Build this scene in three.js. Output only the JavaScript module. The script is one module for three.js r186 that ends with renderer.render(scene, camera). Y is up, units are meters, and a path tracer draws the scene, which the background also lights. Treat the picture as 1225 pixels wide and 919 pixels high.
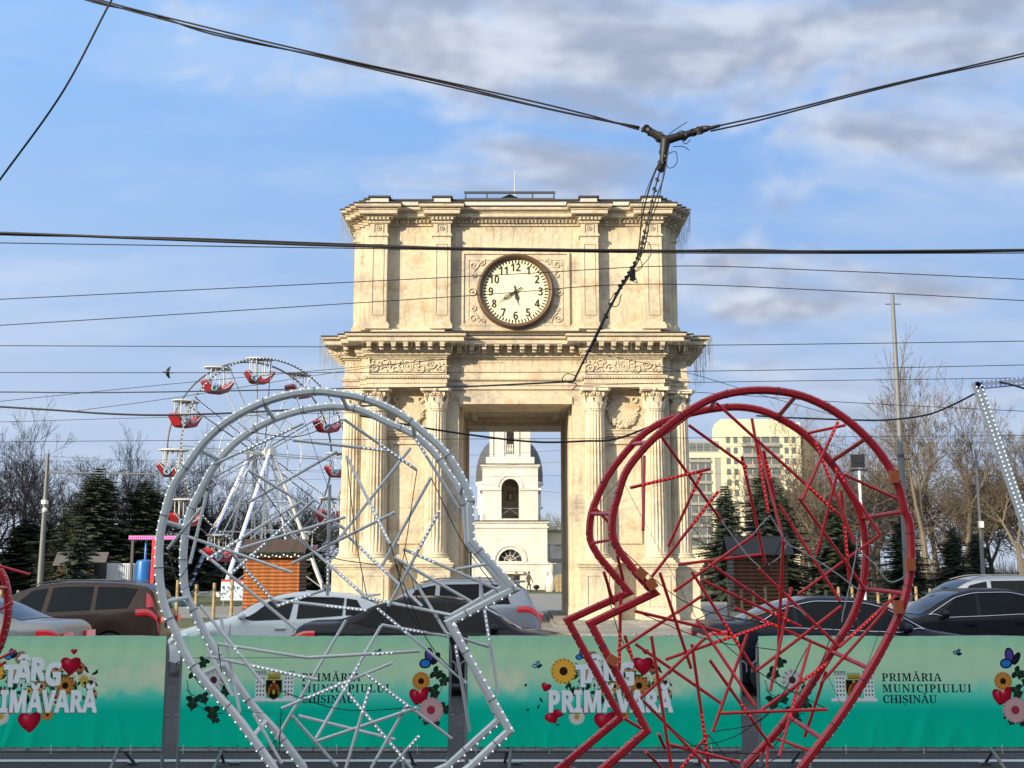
import * as THREE from 'three';
import { mergeGeometries } from 'three/addons/utils/BufferGeometryUtils.js';
import { ImprovedNoise } from 'three/addons/math/ImprovedNoise.js';
import { FontLoader } from 'three/addons/loaders/FontLoader.js';
import { TextGeometry } from 'three/addons/geometries/TextGeometry.js';
import { MarchingCubes } from 'three/addons/objects/MarchingCubes.js';

// ---------------------------------------------------------------- camera, sky, sun, exposure
const scene = new THREE.Scene();
const camera = new THREE.PerspectiveCamera(36.34, 1024 / 768, 0.1, 3000);
camera.position.set(0, 1.85, 0);
camera.rotation.x = THREE.MathUtils.degToRad(9.11);
const renderer = new THREE.WebGLRenderer({ antialias: true });
renderer.setSize(1024, 768);
renderer.toneMapping = THREE.LinearToneMapping;
renderer.toneMappingExposure = 1.3;
renderer.shadowMap.enabled = true;

const SUN_AZ = THREE.MathUtils.degToRad(45), SUN_EL = THREE.MathUtils.degToRad(16);
const sunDir = new THREE.Vector3(-Math.sin(SUN_AZ) * Math.cos(SUN_EL), Math.sin(SUN_EL), Math.cos(SUN_AZ) * Math.cos(SUN_EL));
const sun = new THREE.DirectionalLight(new THREE.Color().setRGB(1, 0.84, 0.60), 5.0);
sun.position.copy(sunDir).multiplyScalar(150); sun.castShadow = true;
sun.shadow.camera.left = -120; sun.shadow.camera.right = 120; sun.shadow.camera.top = 120; sun.shadow.camera.bottom = -120;
sun.shadow.camera.far = 600; sun.shadow.mapSize.set(4096, 4096);
scene.add(sun);

const noise = new ImprovedNoise();
function fbm(x, y, z, o = 4, g = 0.5) { let s = 0, a = 0.5, f = 1, t = 0; for (let i = 0; i < o; i++) { s += a * noise.noise(x * f, y * f, z * f); t += a; a *= g; f *= 2.03; } return s / t; }
const sstep = (a, b, x) => { const t = Math.min(1, Math.max(0, (x - a) / (b - a))); return t * t * (3 - 2 * t); };
const mix = (a, b, t) => a + (b - a) * t;
const SKYX = 6.6, SKYZ = 12.1;
{ // the sky: blue evening air, paler to the horizon and to the sun, with broken grey cloud
  const W = 2048, H = 1024, data = new Float32Array(W * H * 4), d = new THREE.Vector3();
  for (let j = 0; j < H; j++) {
    const el = ((j + 0.5) / H - 0.5) * Math.PI;
    for (let i = 0; i < W; i++) {
      const az = ((i + 0.5) / W - 0.5) * 2 * Math.PI;              // direction as three.js reads an equirectangular map
      d.set(Math.cos(el) * Math.cos(az), Math.sin(el), Math.cos(el) * Math.sin(az));
      const o = (j * W + i) * 4;
      if (d.y < -0.02) { data[o] = data[o + 1] = data[o + 2] = 0.10; data[o + 3] = 1; continue; }
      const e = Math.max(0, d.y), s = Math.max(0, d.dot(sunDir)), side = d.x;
      const up = Math.pow(Math.min(1, e / 0.5), 0.85), hs = 0.5 + 0.5 * d.dot(sunDir), glow = 1.25 * Math.pow(hs, 2.6) + 1.2 * Math.pow(s, 8);  // glow on the sun side, out of view, strengthened to lift the shaded street
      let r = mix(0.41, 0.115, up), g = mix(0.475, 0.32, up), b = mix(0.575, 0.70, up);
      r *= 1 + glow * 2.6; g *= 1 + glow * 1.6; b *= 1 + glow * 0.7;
      // broken cloud seen in perspective: thickening to the right, with overhead cover added out of view to brighten the street, ragged at the edges
      const k = 1 / (e + 0.22), px = d.x * k * 2.3, pz = d.z * k * 2.3;
      const w = fbm(px * 0.7 + 7, pz * 0.7, 3.1, 2) * 0.9;
      const n = fbm(px * 0.75 + w + SKYX, pz * 1.05 - w * 0.5 + SKYZ, 0.4, 7, 0.6);
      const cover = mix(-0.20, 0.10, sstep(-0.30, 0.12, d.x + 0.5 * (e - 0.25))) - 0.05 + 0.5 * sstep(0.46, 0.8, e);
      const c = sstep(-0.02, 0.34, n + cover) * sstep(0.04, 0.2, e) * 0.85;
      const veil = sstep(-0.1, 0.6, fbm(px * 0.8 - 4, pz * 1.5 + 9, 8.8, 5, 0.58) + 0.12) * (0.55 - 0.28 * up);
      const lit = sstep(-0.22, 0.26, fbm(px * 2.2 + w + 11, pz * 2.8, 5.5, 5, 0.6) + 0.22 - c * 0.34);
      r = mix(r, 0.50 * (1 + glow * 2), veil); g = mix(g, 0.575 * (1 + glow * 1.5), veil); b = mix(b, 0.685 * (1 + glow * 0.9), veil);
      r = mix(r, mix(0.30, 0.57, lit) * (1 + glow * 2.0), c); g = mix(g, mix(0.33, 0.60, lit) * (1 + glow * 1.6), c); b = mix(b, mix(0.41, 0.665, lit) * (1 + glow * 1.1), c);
      data[o] = r; data[o + 1] = g; data[o + 2] = b; data[o + 3] = 1;
    }
  }
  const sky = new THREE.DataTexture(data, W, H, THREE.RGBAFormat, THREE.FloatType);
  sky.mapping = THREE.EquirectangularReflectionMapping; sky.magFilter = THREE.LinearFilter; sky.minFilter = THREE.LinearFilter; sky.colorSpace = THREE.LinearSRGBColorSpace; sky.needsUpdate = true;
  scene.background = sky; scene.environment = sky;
}

// ---------------------------------------------------------------- helpers
const V = (x, y, z) => new THREE.Vector3(x, y, z);
function rng(a) { return () => { a |= 0; a = (a + 0x6D2B79F5) | 0; let t = Math.imul(a ^ (a >>> 15), 1 | a); t = (t + Math.imul(t ^ (t >>> 7), 61 | t)) ^ t; return ((t ^ (t >>> 14)) >>> 0) / 4294967296; }; }
const taken = {};
function numbered(n) { const k = taken[n] = (taken[n] ?? -1) + 1; return k ? n + '_' + String(k).padStart(3, '0') : n; }
function prep(g) { // plain position/normal/uv, non indexed
  if (g.index) g = g.toNonIndexed();
  for (const k of Object.keys(g.attributes)) if (!['position', 'normal', 'uv', 'color'].includes(k)) g.deleteAttribute(k);
  if (!g.attributes.normal) g.computeVertexNormals();
  return g;
}
function uvm(g, s = 1) { // uv in metres from the dominant axis of each face
  g = prep(g); const p = g.attributes.position, n = g.attributes.normal, uv = new Float32Array(p.count * 2);
  for (let i = 0; i < p.count; i += 3) {
    let nx = 0, ny = 0, nz = 0; for (let k = 0; k < 3; k++) { nx += Math.abs(n.getX(i + k)); ny += Math.abs(n.getY(i + k)); nz += Math.abs(n.getZ(i + k)); }
    for (let k = 0; k < 3; k++) {
      const x = p.getX(i + k), y = p.getY(i + k), z = p.getZ(i + k); let u, v;
      if (ny >= nx && ny >= nz) { u = x; v = z; } else if (nx >= nz) { u = z + 3.3; v = y; } else { u = x; v = y; }
      uv[(i + k) * 2] = u * s; uv[(i + k) * 2 + 1] = v * s;
    }
  }
  g.setAttribute('uv', new THREE.BufferAttribute(uv, 2)); return g;
}
function merge(list) { const a = list.flat(Infinity).filter(Boolean).map(prep); for (const g of a) if (!g.attributes.uv) g.setAttribute('uv', new THREE.BufferAttribute(new Float32Array(g.attributes.position.count * 2), 2)); return a.length === 1 ? a[0] : mergeGeometries(a, false); }
function mesh(name, geo, mat, parent = scene, scale = 1) {
  let g = Array.isArray(geo) ? merge(geo) : geo; if (mat.userData.metres) g = uvm(g, scale);
  const m = new THREE.Mesh(g, mat); m.name = parent === scene ? numbered(name) : name; m.castShadow = m.receiveShadow = true; parent.add(m); return m;
}
function tag(o, label, category, group, kind) { if (label) o.userData.label = label; if (category) o.userData.category = category; if (group) o.userData.group = group; if (kind) o.userData.kind = kind; return o; }
function thing(name, label, category, [x, y, z] = [0, 0, 0], turn = 0, group) { const o = new THREE.Group(); o.name = numbered(name); o.position.set(x, y, z); o.rotation.y = turn; scene.add(o); return tag(o, label, category, group); }
function grp(name, parent, [x, y, z] = [0, 0, 0]) { const o = new THREE.Group(); o.name = name; o.position.set(x, y, z); parent.add(o); return o; }
function dup(src, [x, y, z], turn, label) { const r = src.clone(); r.userData = { ...src.userData }; r.name = numbered(src.name.replace(/_\d{3}$/, '')); scene.add(r); r.position.set(x, y, z); r.rotation.y = turn ?? src.rotation.y; if (label) r.userData.label = label; return r; }
const at = (g, x, y, z) => g.translate(x, y, z);
function box(w, h, d, x = 0, y = 0, z = 0) { return new THREE.BoxGeometry(w, h, d).translate(x, y, z); }
function bx(x0, x1, y0, y1, z0, z1) { return box(x1 - x0, y1 - y0, z1 - z0, (x0 + x1) / 2, (y0 + y1) / 2, (z0 + z1) / 2); }
const UP = V(0, 1, 0);
function rod(a, b, r, r2 = r, seg = 8, open = false) { // tapered bar from a to b
  const d = b.clone().sub(a), L = d.length(), g = new THREE.CylinderGeometry(r2, r, L, seg, 1, open);
  g.applyQuaternion(new THREE.Quaternion().setFromUnitVectors(UP, d.divideScalar(L || 1))); return g.translate((a.x + b.x) / 2, (a.y + b.y) / 2, (a.z + b.z) / 2);
}
function tube(pts, r, seg = 24, rs = 6, closed = false) { return new THREE.TubeGeometry(new THREE.CatmullRomCurve3(pts, closed), seg, r, rs, closed); }
function lathe(pts, seg = 24) { return new THREE.LatheGeometry(pts.map(p => new THREE.Vector2(p[0], p[1])), seg); }
function extrude(pts, depth, bevel = 0, holes = []) {
  const s = new THREE.Shape(pts.map(p => new THREE.Vector2(p[0], p[1]))); for (const h of holes) s.holes.push(new THREE.Path(h.map(p => new THREE.Vector2(p[0], p[1]))));
  return new THREE.ExtrudeGeometry(s, { depth, bevelEnabled: bevel > 0, bevelThickness: bevel, bevelSize: bevel, bevelOffset: -bevel, bevelSegments: 1, steps: 1 });
}
// a slab with the outline 'plan' (x,z pairs, counter clockwise seen from above) pushed out by 'off'
function grow(plan, off) {
  const n = plan.length, out = [];
  for (let i = 0; i < n; i++) {
    const a = plan[(i + n - 1) % n], b = plan[i], c = plan[(i + 1) % n];
    const e1 = [b[0] - a[0], b[1] - a[1]], e2 = [c[0] - b[0], c[1] - b[1]], l1 = Math.hypot(...e1), l2 = Math.hypot(...e2);
    const n1 = [e1[1] / l1, -e1[0] / l1], n2 = [e2[1] / l2, -e2[0] / l2], q = 1 + n1[0] * n2[0] + n1[1] * n2[1];
    out.push([b[0] + off * (n1[0] + n2[0]) / q, b[1] + off * (n1[1] + n2[1]) / q]);
  }
  return out;
}
function slab(plan, y0, y1, off = 0, bevel = 0) {
  const g = extrude(grow(plan, off).map(([x, z]) => [x, -z]), y1 - y0 - 2 * bevel, bevel); g.rotateX(-Math.PI / 2); return g.translate(0, y0 + bevel, 0);
}
const prof = (plan, rows) => rows.map(([y0, y1, o, b]) => slab(plan, y0, y1, o, b || 0));

// ---------------------------------------------------------------- materials
const lin = (r, g, b) => new THREE.Color().setRGB(r, g, b);
function std(c, rough = 0.8, o = {}) { const m = new THREE.MeshStandardMaterial({ color: c, roughness: rough, ...o }); return m; }
function phys(c, rough, o = {}) { return new THREE.MeshPhysicalMaterial({ color: c, roughness: rough, ...o }); }
// tileable-enough texture from a function of (u,v in 0..1) giving linear multipliers
function tex(size, fn, repeat = 1, data = false) {
  const a = new Uint8Array(size * size * 4), enc = v => Math.round(255 * Math.min(1, Math.max(0, data ? v : (v <= 0.0031308 ? 12.92 * v : 1.055 * Math.pow(v, 1 / 2.4) - 0.055))));
  for (let j = 0; j < size; j++) for (let i = 0; i < size; i++) { const c = fn(i / size, j / size), o = (j * size + i) * 4; a[o] = enc(c[0]); a[o + 1] = enc(c[1]); a[o + 2] = enc(c[2]); a[o + 3] = 255; }
  const t = new THREE.DataTexture(a, size, size); t.wrapS = t.wrapT = THREE.RepeatWrapping; t.magFilter = THREE.LinearFilter; t.minFilter = THREE.LinearMipmapLinearFilter; t.generateMipmaps = true;
  t.repeat.set(repeat, repeat); if (!data) t.colorSpace = THREE.SRGBColorSpace; t.needsUpdate = true; return t;
}
// periodic value noise
const HASH = (() => { const R = rng(99), a = new Float32Array(65536); for (let i = 0; i < 65536; i++) a[i] = R() * 2 - 1; return a; })();
function pn(x, y, F, s) { const xi = Math.floor(x), yi = Math.floor(y); let fx = x - xi, fy = y - yi; fx = fx * fx * (3 - 2 * fx); fy = fy * fy * (3 - 2 * fy);
  const h = (i, j) => HASH[(((i + F) % F) * 1619 + ((j + F) % F) * 31337 + s * 6971) & 65535];
  return mix(mix(h(xi, yi), h(xi + 1, yi), fx), mix(h(xi, yi + 1), h(xi + 1, yi + 1), fx), fy); }
function tn(u, v, f, s, o = 4) { let r = 0, a = 0.5, t = 0; for (let i = 0; i < o; i++) { const F = f << i; r += a * pn(u * F, v * F, F, Math.round(s * 10) + i); t += a; a *= 0.55; } return r / t; }
const metres = m => { m.userData.metres = true; return m; };
const stoneMap = tex(1024, (u, v) => {
  const big = tn(u, v, 3, 1.5), fine = tn(u, v, 48, 9.1, 3), streak = sstep(0.12, 0.6, tn(u * 6 % 1, v * 1 % 1, 5, 4.4, 4)), blot = sstep(0.10, 0.5, tn(u, v, 6, 21.3, 6)), grey = sstep(0.15, 0.55, tn(u, v, 4, 33.1, 6));
  const k = 0.93 + big * 0.20 + fine * 0.16 - streak * 0.20 - grey * 0.26;
  return [k * (0.62 - blot * 0.09), k * (0.535 - blot * 0.12), k * (0.40 - blot * 0.12 + grey * 0.04)];
}, 1 / 4);
const stoneBump = tex(512, (u, v) => { const q = 0.5 + tn(u, v, 24, 3.3, 4) * 0.5; return [q, q, q]; }, 1 / 1.5, true);
const M = {
  stone: metres(std(0xffffff, 0.88, { map: stoneMap, bumpMap: stoneBump, bumpScale: 0.006 })),
  white: metres(std(0xffffff, 0.85, { map: tex(512, (u, v) => { const k = 0.60 + tn(u, v, 5, 2.2) * 0.10 + tn(u, v, 50, 6, 2) * 0.05; return [k, k * 0.96, k * 0.88]; }, 1 / 6) })),
  asphalt: metres(std(0xffffff, 0.92, { map: tex(1024, (u, v) => { const k = 0.042 + tn(u, v, 180, 5.5, 2) * 0.03 + tn(u, v, 6, 8) * 0.02; return [k * 1.04, k, k * 0.97]; }, 1 / 3), bumpMap: tex(512, (u, v) => { const q = 0.5 + tn(u, v, 90, 13, 2) * 0.5; return [q, q, q]; }, 1, true), bumpScale: 0.004 })),
  paving: metres(std(0xffffff, 0.9, { map: tex(512, (u, v) => { const k = 0.24 + tn(u, v, 6, 4) * 0.09 + tn(u, v, 90, 15, 2) * 0.06; return [k * 1.03, k, k * 0.94]; }, 1 / 5) })),
  grass: metres(std(0xffffff, 1, { map: tex(512, (u, v) => { const k = 1 + tn(u, v, 30, 3) * 0.8; return [0.075 * k, 0.085 * k, 0.03 * k]; }, 1 / 6) })),
  paint: std(lin(0.62, 0.62, 0.60), 0.8),
  flash: std(lin(0.045, 0.045, 0.05), 0.6),
  iron: std(lin(0.05, 0.05, 0.055), 0.55),
  black: std(lin(0.012, 0.012, 0.013), 0.6),
  cable: std(lin(0.010, 0.010, 0.012), 0.55),
  galv: std(lin(0.24, 0.245, 0.25), 0.45, { metalness: 0.4 }),
  pole: std(lin(0.17, 0.175, 0.18), 0.6, { metalness: 0.2 }),
  silver: std(lin(0.80, 0.785, 0.755), 0.45, { metalness: 0.1 }),
  redPaint: phys(lin(0.54, 0.014, 0.024), 0.38, { clearcoat: 0.4, clearcoatRoughness: 0.3 }),
  redRod: phys(lin(0.72, 0.022, 0.026), 0.4, { clearcoat: 0.3 }),
  orange: std(lin(0.55, 0.13, 0.04), 0.6),
  ledWhite: std(lin(0.9, 0.93, 1), 0.4, { emissive: lin(0.86, 0.93, 1), emissiveIntensity: 0.95 }),
  ledBlue: std(lin(0.4, 0.5, 1), 0.4, { emissive: lin(0.16, 0.28, 1), emissiveIntensity: 1.4 }),
  ledRed: std(lin(0.8, 0.02, 0.02), 0.4, { emissive: lin(1, 0.035, 0.03), emissiveIntensity: 1.3 }),
  ledPink: std(lin(0.8, 0.2, 0.5), 0.4, { emissive: lin(1, 0.12, 0.42), emissiveIntensity: 1.3 }),
  bulb: std(lin(0.72, 0.72, 0.72), 0.3),
  glassDark: phys(lin(0.006, 0.008, 0.009), 0.05, { specularIntensity: 0.35 }),
  windowGlass: phys(lin(0.03, 0.035, 0.045), 0.08, {}),
  chrome: std(lin(0.75, 0.76, 0.78), 0.18, { metalness: 1 }),
  rubber: std(lin(0.018, 0.018, 0.018), 0.85),
  alloy: std(lin(0.5, 0.5, 0.52), 0.3, { metalness: 0.8 }),
  tail: phys(lin(0.42, 0.012, 0.015), 0.12, { clearcoat: 1, emissive: lin(0.8, 0.02, 0.02), emissiveIntensity: 0.25 }),
  cream: std(lin(0.6, 0.52, 0.36), 0.8),
};
// ---------------------------------------------------------------- ground
const PLAZA = 0.12;
tag(mesh('road', [new THREE.PlaneGeometry(400, 28).rotateX(-Math.PI / 2).translate(0, 0, -19.6)], M.asphalt), null, null, null, 'structure');
tag(mesh('pavement', [new THREE.PlaneGeometry(400, 120).rotateX(-Math.PI / 2).translate(0, 0.004, 48.55)], M.asphalt), null, null, null, 'structure');
tag(mesh('plaza', [new THREE.PlaneGeometry(400, 60).rotateX(-Math.PI / 2).translate(0, PLAZA, -63.8)], M.paving), null, null, null, 'structure');
tag(mesh('ground', [new THREE.PlaneGeometry(2400, 900).rotateX(-Math.PI / 2).translate(0, PLAZA - 0.01, -483.8 - 60)], M.grass), null, null, null, 'structure');
{
  const k = new THREE.Group(); k.name = 'kerb'; k.userData.kind = 'structure'; scene.add(k);
  const g = uvm(box(0.98, PLAZA + 0.15, 0.18, 0, (PLAZA - 0.13) / 2, 0));
  for (let x = -40; x <= 40; x++) { const m = mesh('kerb_stone', g, M.paving, k); m.position.set(x, 0, -33.71); }
  tag(mesh('road_edge_line', [bx(-120, 120, 0.004, 0.006, -12.08, -11.94)], M.paint), null, null, null, 'structure');
  // grass beds behind the road on both sides of the arch
  for (const [x0, x1, z0, z1] of [[-70, -9.5, -44, -37], [9.5, 70, -47, -39], [-120, -14, -93.5, -60], [14, 120, -93.5, -58]])
    tag(mesh('lawn', [bx(x0, x1, PLAZA, PLAZA + 0.05, z0, z1)], M.grass), null, null, null, 'structure');
}
// ---------------------------------------------------------------- the building behind the camera that shades the street
{
  const t = thing('government_building', 'long pale stone office building behind the square across the street', 'building', [0, 0, 44]);
  mesh('wall', [bx(-130, 60, 0, 29, 0, 18)], M.paving, t, 1);
  mesh('cornice', [bx(-131, 61, 29, 29.5, -1, 19)], M.white, t);
  const wg = box(1.6, 2.2, 0.12);
  for (let f = 0; f < 5; f++) for (let i = 0; i < 30; i++) { const m = mesh('window', wg, M.windowGlass, t); m.position.set(-126 + i * 6.2, 4 + f * 4.6, -0.02); }
}
{
  const t = thing('added_shade_block', 'added unseen office block that shades the park trees', 'building', [-84, PLAZA, -67]);  // unseen block added left of the view to darken the park trees
  mesh('wall', [bx(-21, 21, 0, 31, -11, 11)], M.white, t); mesh('roof_edge', bx(-21.4, 21.4, 31, 31.6, -11.4, 11.4), M.paving, t);
  const wg = box(0.12, 1.7, 1.5); for (let f = 0; f < 8; f++) for (let i = 0; i < 7; i++) { const m = mesh('window', wg, M.windowGlass, t); m.position.set(21.02, 3 + f * 3.6, -9 + i * 3); }
}
// ---------------------------------------------------------------- triumphal arch
// local frame: origin on the ground in the middle of the front plane, +z to the street
const ARCH = [0.12, 0, -38], D = 9;
const arch = thing('triumphal_arch', 'cream stone triumphal arch with paired columns and a clock storey', 'arch', ARCH);
{
  const S = M.stone;
  // plans: right half of the front from the middle outwards, mirrored to the whole (counter clockwise from above with z down the page)
  function whole(front, side) { // front: x,z pairs from x=0 side outward to the corner; side: pairs of x,z going back to the middle of the depth
    const q = [...front, ...side], r = [];
    for (const [x, z] of q) r.push([x, z]);
    for (const [x, z] of [...q].reverse()) r.push([x, -D - z]);
    for (const [x, z] of q) r.push([-x, -D - z]);
    for (const [x, z] of [...q].reverse()) r.push([-x, z]);
    return r.reverse().filter((p, i, a) => { const o = a[(i + 1) % a.length]; return Math.hypot(p[0] - o[0], p[1] - o[1]) > 1e-4; });
  }
  const ent = whole([[2.24, -0.5], [2.24, 0], [4.94, 0], [4.94, -0.3], [5.2, -0.3], [5.2, -0.65], [5.8, -0.65]], [[5.8, -3.5], [5.2, -3.5]]);
  const att = whole([[2.18, -0.48], [2.18, -0.1], [2.78, -0.1], [2.78, -0.48], [4.28, -0.48], [4.28, -0.1], [4.94, -0.1], [4.94, -0.35], [5.12, -0.35], [5.12, -0.6], [5.3, -0.6], [5.3, -0.85], [5.5, -0.85]], [[5.5, -1.45], [5.15, -1.45], [5.15, -2.9], [5.5, -2.9], [5.5, -3.5], [5.15, -3.5]]);
  const attWall = whole([[4.92, -0.5], [4.92, -0.62]], [[5.1, -0.62]]);
  // steps
  for (const [o, y0, y1] of [[1.5, 0, 0.12], [1.05, 0.12, 0.23], [0.62, 0.23, 0.33]])
    for (const s of [-1, 1]) mesh('step', [bx(s > 0 ? 1.5 - o * 0.3 : -6.2 - o, s > 0 ? 6.2 + o : -1.5 + o * 0.3, y0, y1, -D - o, o)], M.paving, arch);
  mesh('passage_floor', [bx(-1.04, 1.04, 0, 0.126, -D - 1, 0.9)], M.paving, arch);
  // piers and passage
  for (const s of [-1, 1]) {
    const a = s > 0 ? 1.89 : -5.12, b = s > 0 ? 5.12 : -1.89;
    mesh('pier', [bx(a, b, 0.33, 7.85, -D + 0.62, -0.62)], S, arch);
    for (const [za, zb] of [[-D + 1.0, -D + 2.2], [-2.4, -1.3]]) mesh('jamb_pilaster', [bx(s > 0 ? 1.80 : -1.888, s > 0 ? 1.888 : -1.80, 0.33, 7.36, za, zb)], S, arch);
    // pier plinth and wall base moulding
    mesh('pier_base', [bx(a - 0.05, b + 0.05, 0.332, 0.62, -D + 0.57, -0.57)], S, arch);
    // panels, string course between the columns
    const cx = s * 3.56;
    mesh('string_course', [bx(cx - 0.72, cx + 0.72, 6.28, 6.36, -0.618, -0.54), bx(cx - 0.72, cx + 0.72, 6.36, 6.46, -0.618, -0.50), bx(cx - 0.72, cx + 0.72, 6.46, 6.5, -0.618, -0.46)], S, arch);
    const fr = []; for (const [x0, x1, y0, y1] of [[-0.58, 0.58, 6.02, 6.10], [-0.58, 0.58, 2.75, 2.83], [-0.58, -0.5, 2.83, 6.02], [0.5, 0.58, 2.83, 6.02]]) fr.push(bx(cx + x0, cx + x1, y0, y1, -0.618, -0.56));
    mesh('panel_frame', fr, S, arch);
    mesh('wall_base', [bx(cx - 0.6, cx + 0.6, 2.1, 2.3, -0.618, -0.47), bx(cx - 0.6, cx + 0.6, 2.3, 2.4, -0.618, -0.53)], S, arch);
    // festoon with ribbons
    const fest = []; const R = rng(31 + s);
    for (let i = 0; i <= 26; i++) { const t = i / 26, th = Math.PI * (1.06 + t * 0.88), x = cx + Math.cos(th) * 0.46, y = 7.16 + Math.sin(th) * 0.50, r = 0.055 + 0.05 * Math.sin(Math.PI * t); for (let k = 0; k < 5; k++) fest.push(new THREE.IcosahedronGeometry(r * (0.4 + 0.4 * R()), 0).translate(x + (R() - 0.5) * r * 1.6, y + (R() - 0.5) * r * 1.6, -0.58 + R() * 0.05)); }
    for (const q of [-1, 1]) { const pts = []; for (let i = 0; i < 12; i++) { const a2 = i / 11; pts.push(V(cx + q * (0.46 + Math.sin(a2 * 7) * 0.09), 7.12 + a2 * 0.42, -0.585)); } fest.push(tube(pts, 0.035, 24, 5)); fest.push(new THREE.TorusGeometry(0.09, 0.03, 5, 12).translate(cx + q * 0.40, 7.5, -0.58)); }
    mesh('festoon', fest, S, arch);
  }
  mesh('passage_ceiling', [bx(-1.888, 1.888, 7.62, 7.85, -D + 0.62, -0.62), bx(-1.888, 1.888, 7.36, 7.62, -2.5, -0.56), bx(-1.888, 1.888, 7.36, 7.62, -D + 0.56, -D + 2.5), bx(-1.5, 1.5, 7.5, 7.62, -6.2, -6.0), bx(-1.5, 1.5, 7.5, 7.62, -3.0, -2.8), bx(-1.6, -1.4, 7.5, 7.62, -6.2, -2.8), bx(1.4, 1.6, 7.5, 7.62, -6.2, -2.8)], S, arch);
  // columns on pedestals
  const shaft = (() => { // fluted, with entasis
    const n = 20, rows = 9, pos = [], idx = []; const per = n * 6;
    for (let r = 0; r <= rows; r++) { const t = r / rows, rad = 0.37 - 0.055 * Math.pow(t, 1.6), y = t * 4.62;
      for (let i = 0; i < per; i++) { const th = i / per * Math.PI * 2, ph = (i % 6) / 6; const dent = ph < 0.17 ? 0 : 0.042 * Math.sin(Math.PI * (ph - 0.17) / 0.83); const q = rad - dent * (r === 0 || r === rows ? 0 : 1); pos.push(Math.cos(th) * q, y, Math.sin(th) * q); } }
    for (let r = 0; r < rows; r++) for (let i = 0; i < per; i++) { const a = r * per + i, b = r * per + (i + 1) % per; idx.push(a, a + per, b, b, a + per, b + per); }
    const g = new THREE.BufferGeometry(); g.setAttribute('position', new THREE.Float32BufferAttribute(pos, 3)); g.setIndex(idx); g.computeVertexNormals(); return uvm(g);
  })();
  const base = uvm(merge([bx(-0.47, 0.47, 0, 0.07, -0.47, 0.47), lathe([[0, 0.07], [0.46, 0.07], [0.475, 0.10], [0.46, 0.135], [0.42, 0.14], [0.405, 0.16], [0.42, 0.18], [0.435, 0.195], [0.42, 0.215], [0.38, 0.22], [0.37, 0.25]], 32)]));
  const capital = (() => {
    const g = [lathe([[0.315, 0], [0.345, 0.01], [0.35, 0.04], [0.33, 0.06], [0.31, 0.07], [0.315, 0.35], [0.36, 0.6], [0.42, 0.66]], 28)];
    // acanthus leaves in two rows, curling outwards
    const leaf = (h, w, out) => { const s = new THREE.Shape(); s.moveTo(-w / 2, 0); for (let i = 1; i <= 6; i++) s.lineTo(-w * (0.5 - 0.05 * i + (i % 2 ? 0.10 : 0)), h * i / 6.6); s.lineTo(0, h); for (let i = 6; i >= 1; i--) s.lineTo(w * (0.5 - 0.05 * i + (i % 2 ? 0.10 : 0)), h * i / 6.6); s.lineTo(w / 2, 0);
      const e = new THREE.ExtrudeGeometry(s, { depth: 0.03, bevelEnabled: false, steps: 1 }), p = e.attributes.position; for (let i = 0; i < p.count; i++) { const t = p.getY(i) / h; p.setZ(i, p.getZ(i) + out * Math.pow(t, 2.2)); if (t > 0.85) p.setY(i, p.getY(i) - (t - 0.85) * h * 1.2); } return e; };
    for (let k = 0; k < 8; k++) { g.push(leaf(0.27, 0.21, 0.10).translate(0, 0.07, 0.32).rotateY(k * Math.PI / 4)); g.push(leaf(0.45, 0.20, 0.13).translate(0, 0.10, 0.31).rotateY((k + 0.5) * Math.PI / 4)); }
    // corner volutes and helices
    for (let k = 0; k < 4; k++) { for (const q of [-1, 1]) { const pts = []; for (let i = 0; i <= 22; i++) { const t = i / 22, th = t * Math.PI * 3.1, r = 0.10 * (1 - t * 0.8); pts.push(V(0.47 - 0.10 + Math.sin(th) * r, 0.555 + Math.cos(th) * r * 1.0, q * 0.05)); } g.push(tube([V(0.34, 0.38, q * 0.12), V(0.36, 0.52, q * 0.09), V(0.40, 0.63, q * 0.055), ...pts.slice(3)], 0.026, 44, 5).rotateY(-Math.PI / 4 + k * Math.PI / 2)); }
      for (const q of [-1, 1]) { const pts = []; for (let i = 0; i <= 16; i++) { const t = i / 16, th = t * Math.PI * 2.6, r = 0.075 * (1 - t * 0.75); pts.push(V(q * (0.10 - Math.sin(th) * r), 0.565 + Math.cos(th) * r, 0.385)); } g.push(tube([V(q * 0.19, 0.42, 0.35), V(q * 0.15, 0.56, 0.37), ...pts.slice(2)], 0.02, 34, 5).rotateY(k * Math.PI / 2)); }
      g.push(new THREE.IcosahedronGeometry(0.075, 1).translate(0, 0.70, 0.42).rotateY(k * Math.PI / 2)); }
    const ab = []; for (let k = 0; k < 4; k++) { const c = k * Math.PI / 2 + Math.PI / 4; for (const q of [-0.10, 0.10]) ab.push([Math.cos(c + q) * 0.66, Math.sin(c + q) * 0.66]); for (let i = 1; i < 6; i++) { const t = i / 6, a0 = c + 0.10, a1 = c + Math.PI / 2 - 0.10, x = mix(Math.cos(a0), Math.cos(a1), t) * 0.66, y = mix(Math.sin(a0), Math.sin(a1), t) * 0.66, dd = 1 - 0.16 * Math.sin(Math.PI * t); ab.push([x * dd, y * dd]); } }
    g.push(extrude(ab, 0.10, 0.015).rotateX(-Math.PI / 2).translate(0, 0.665, 0)); return uvm(merge(g));
  })();
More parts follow.
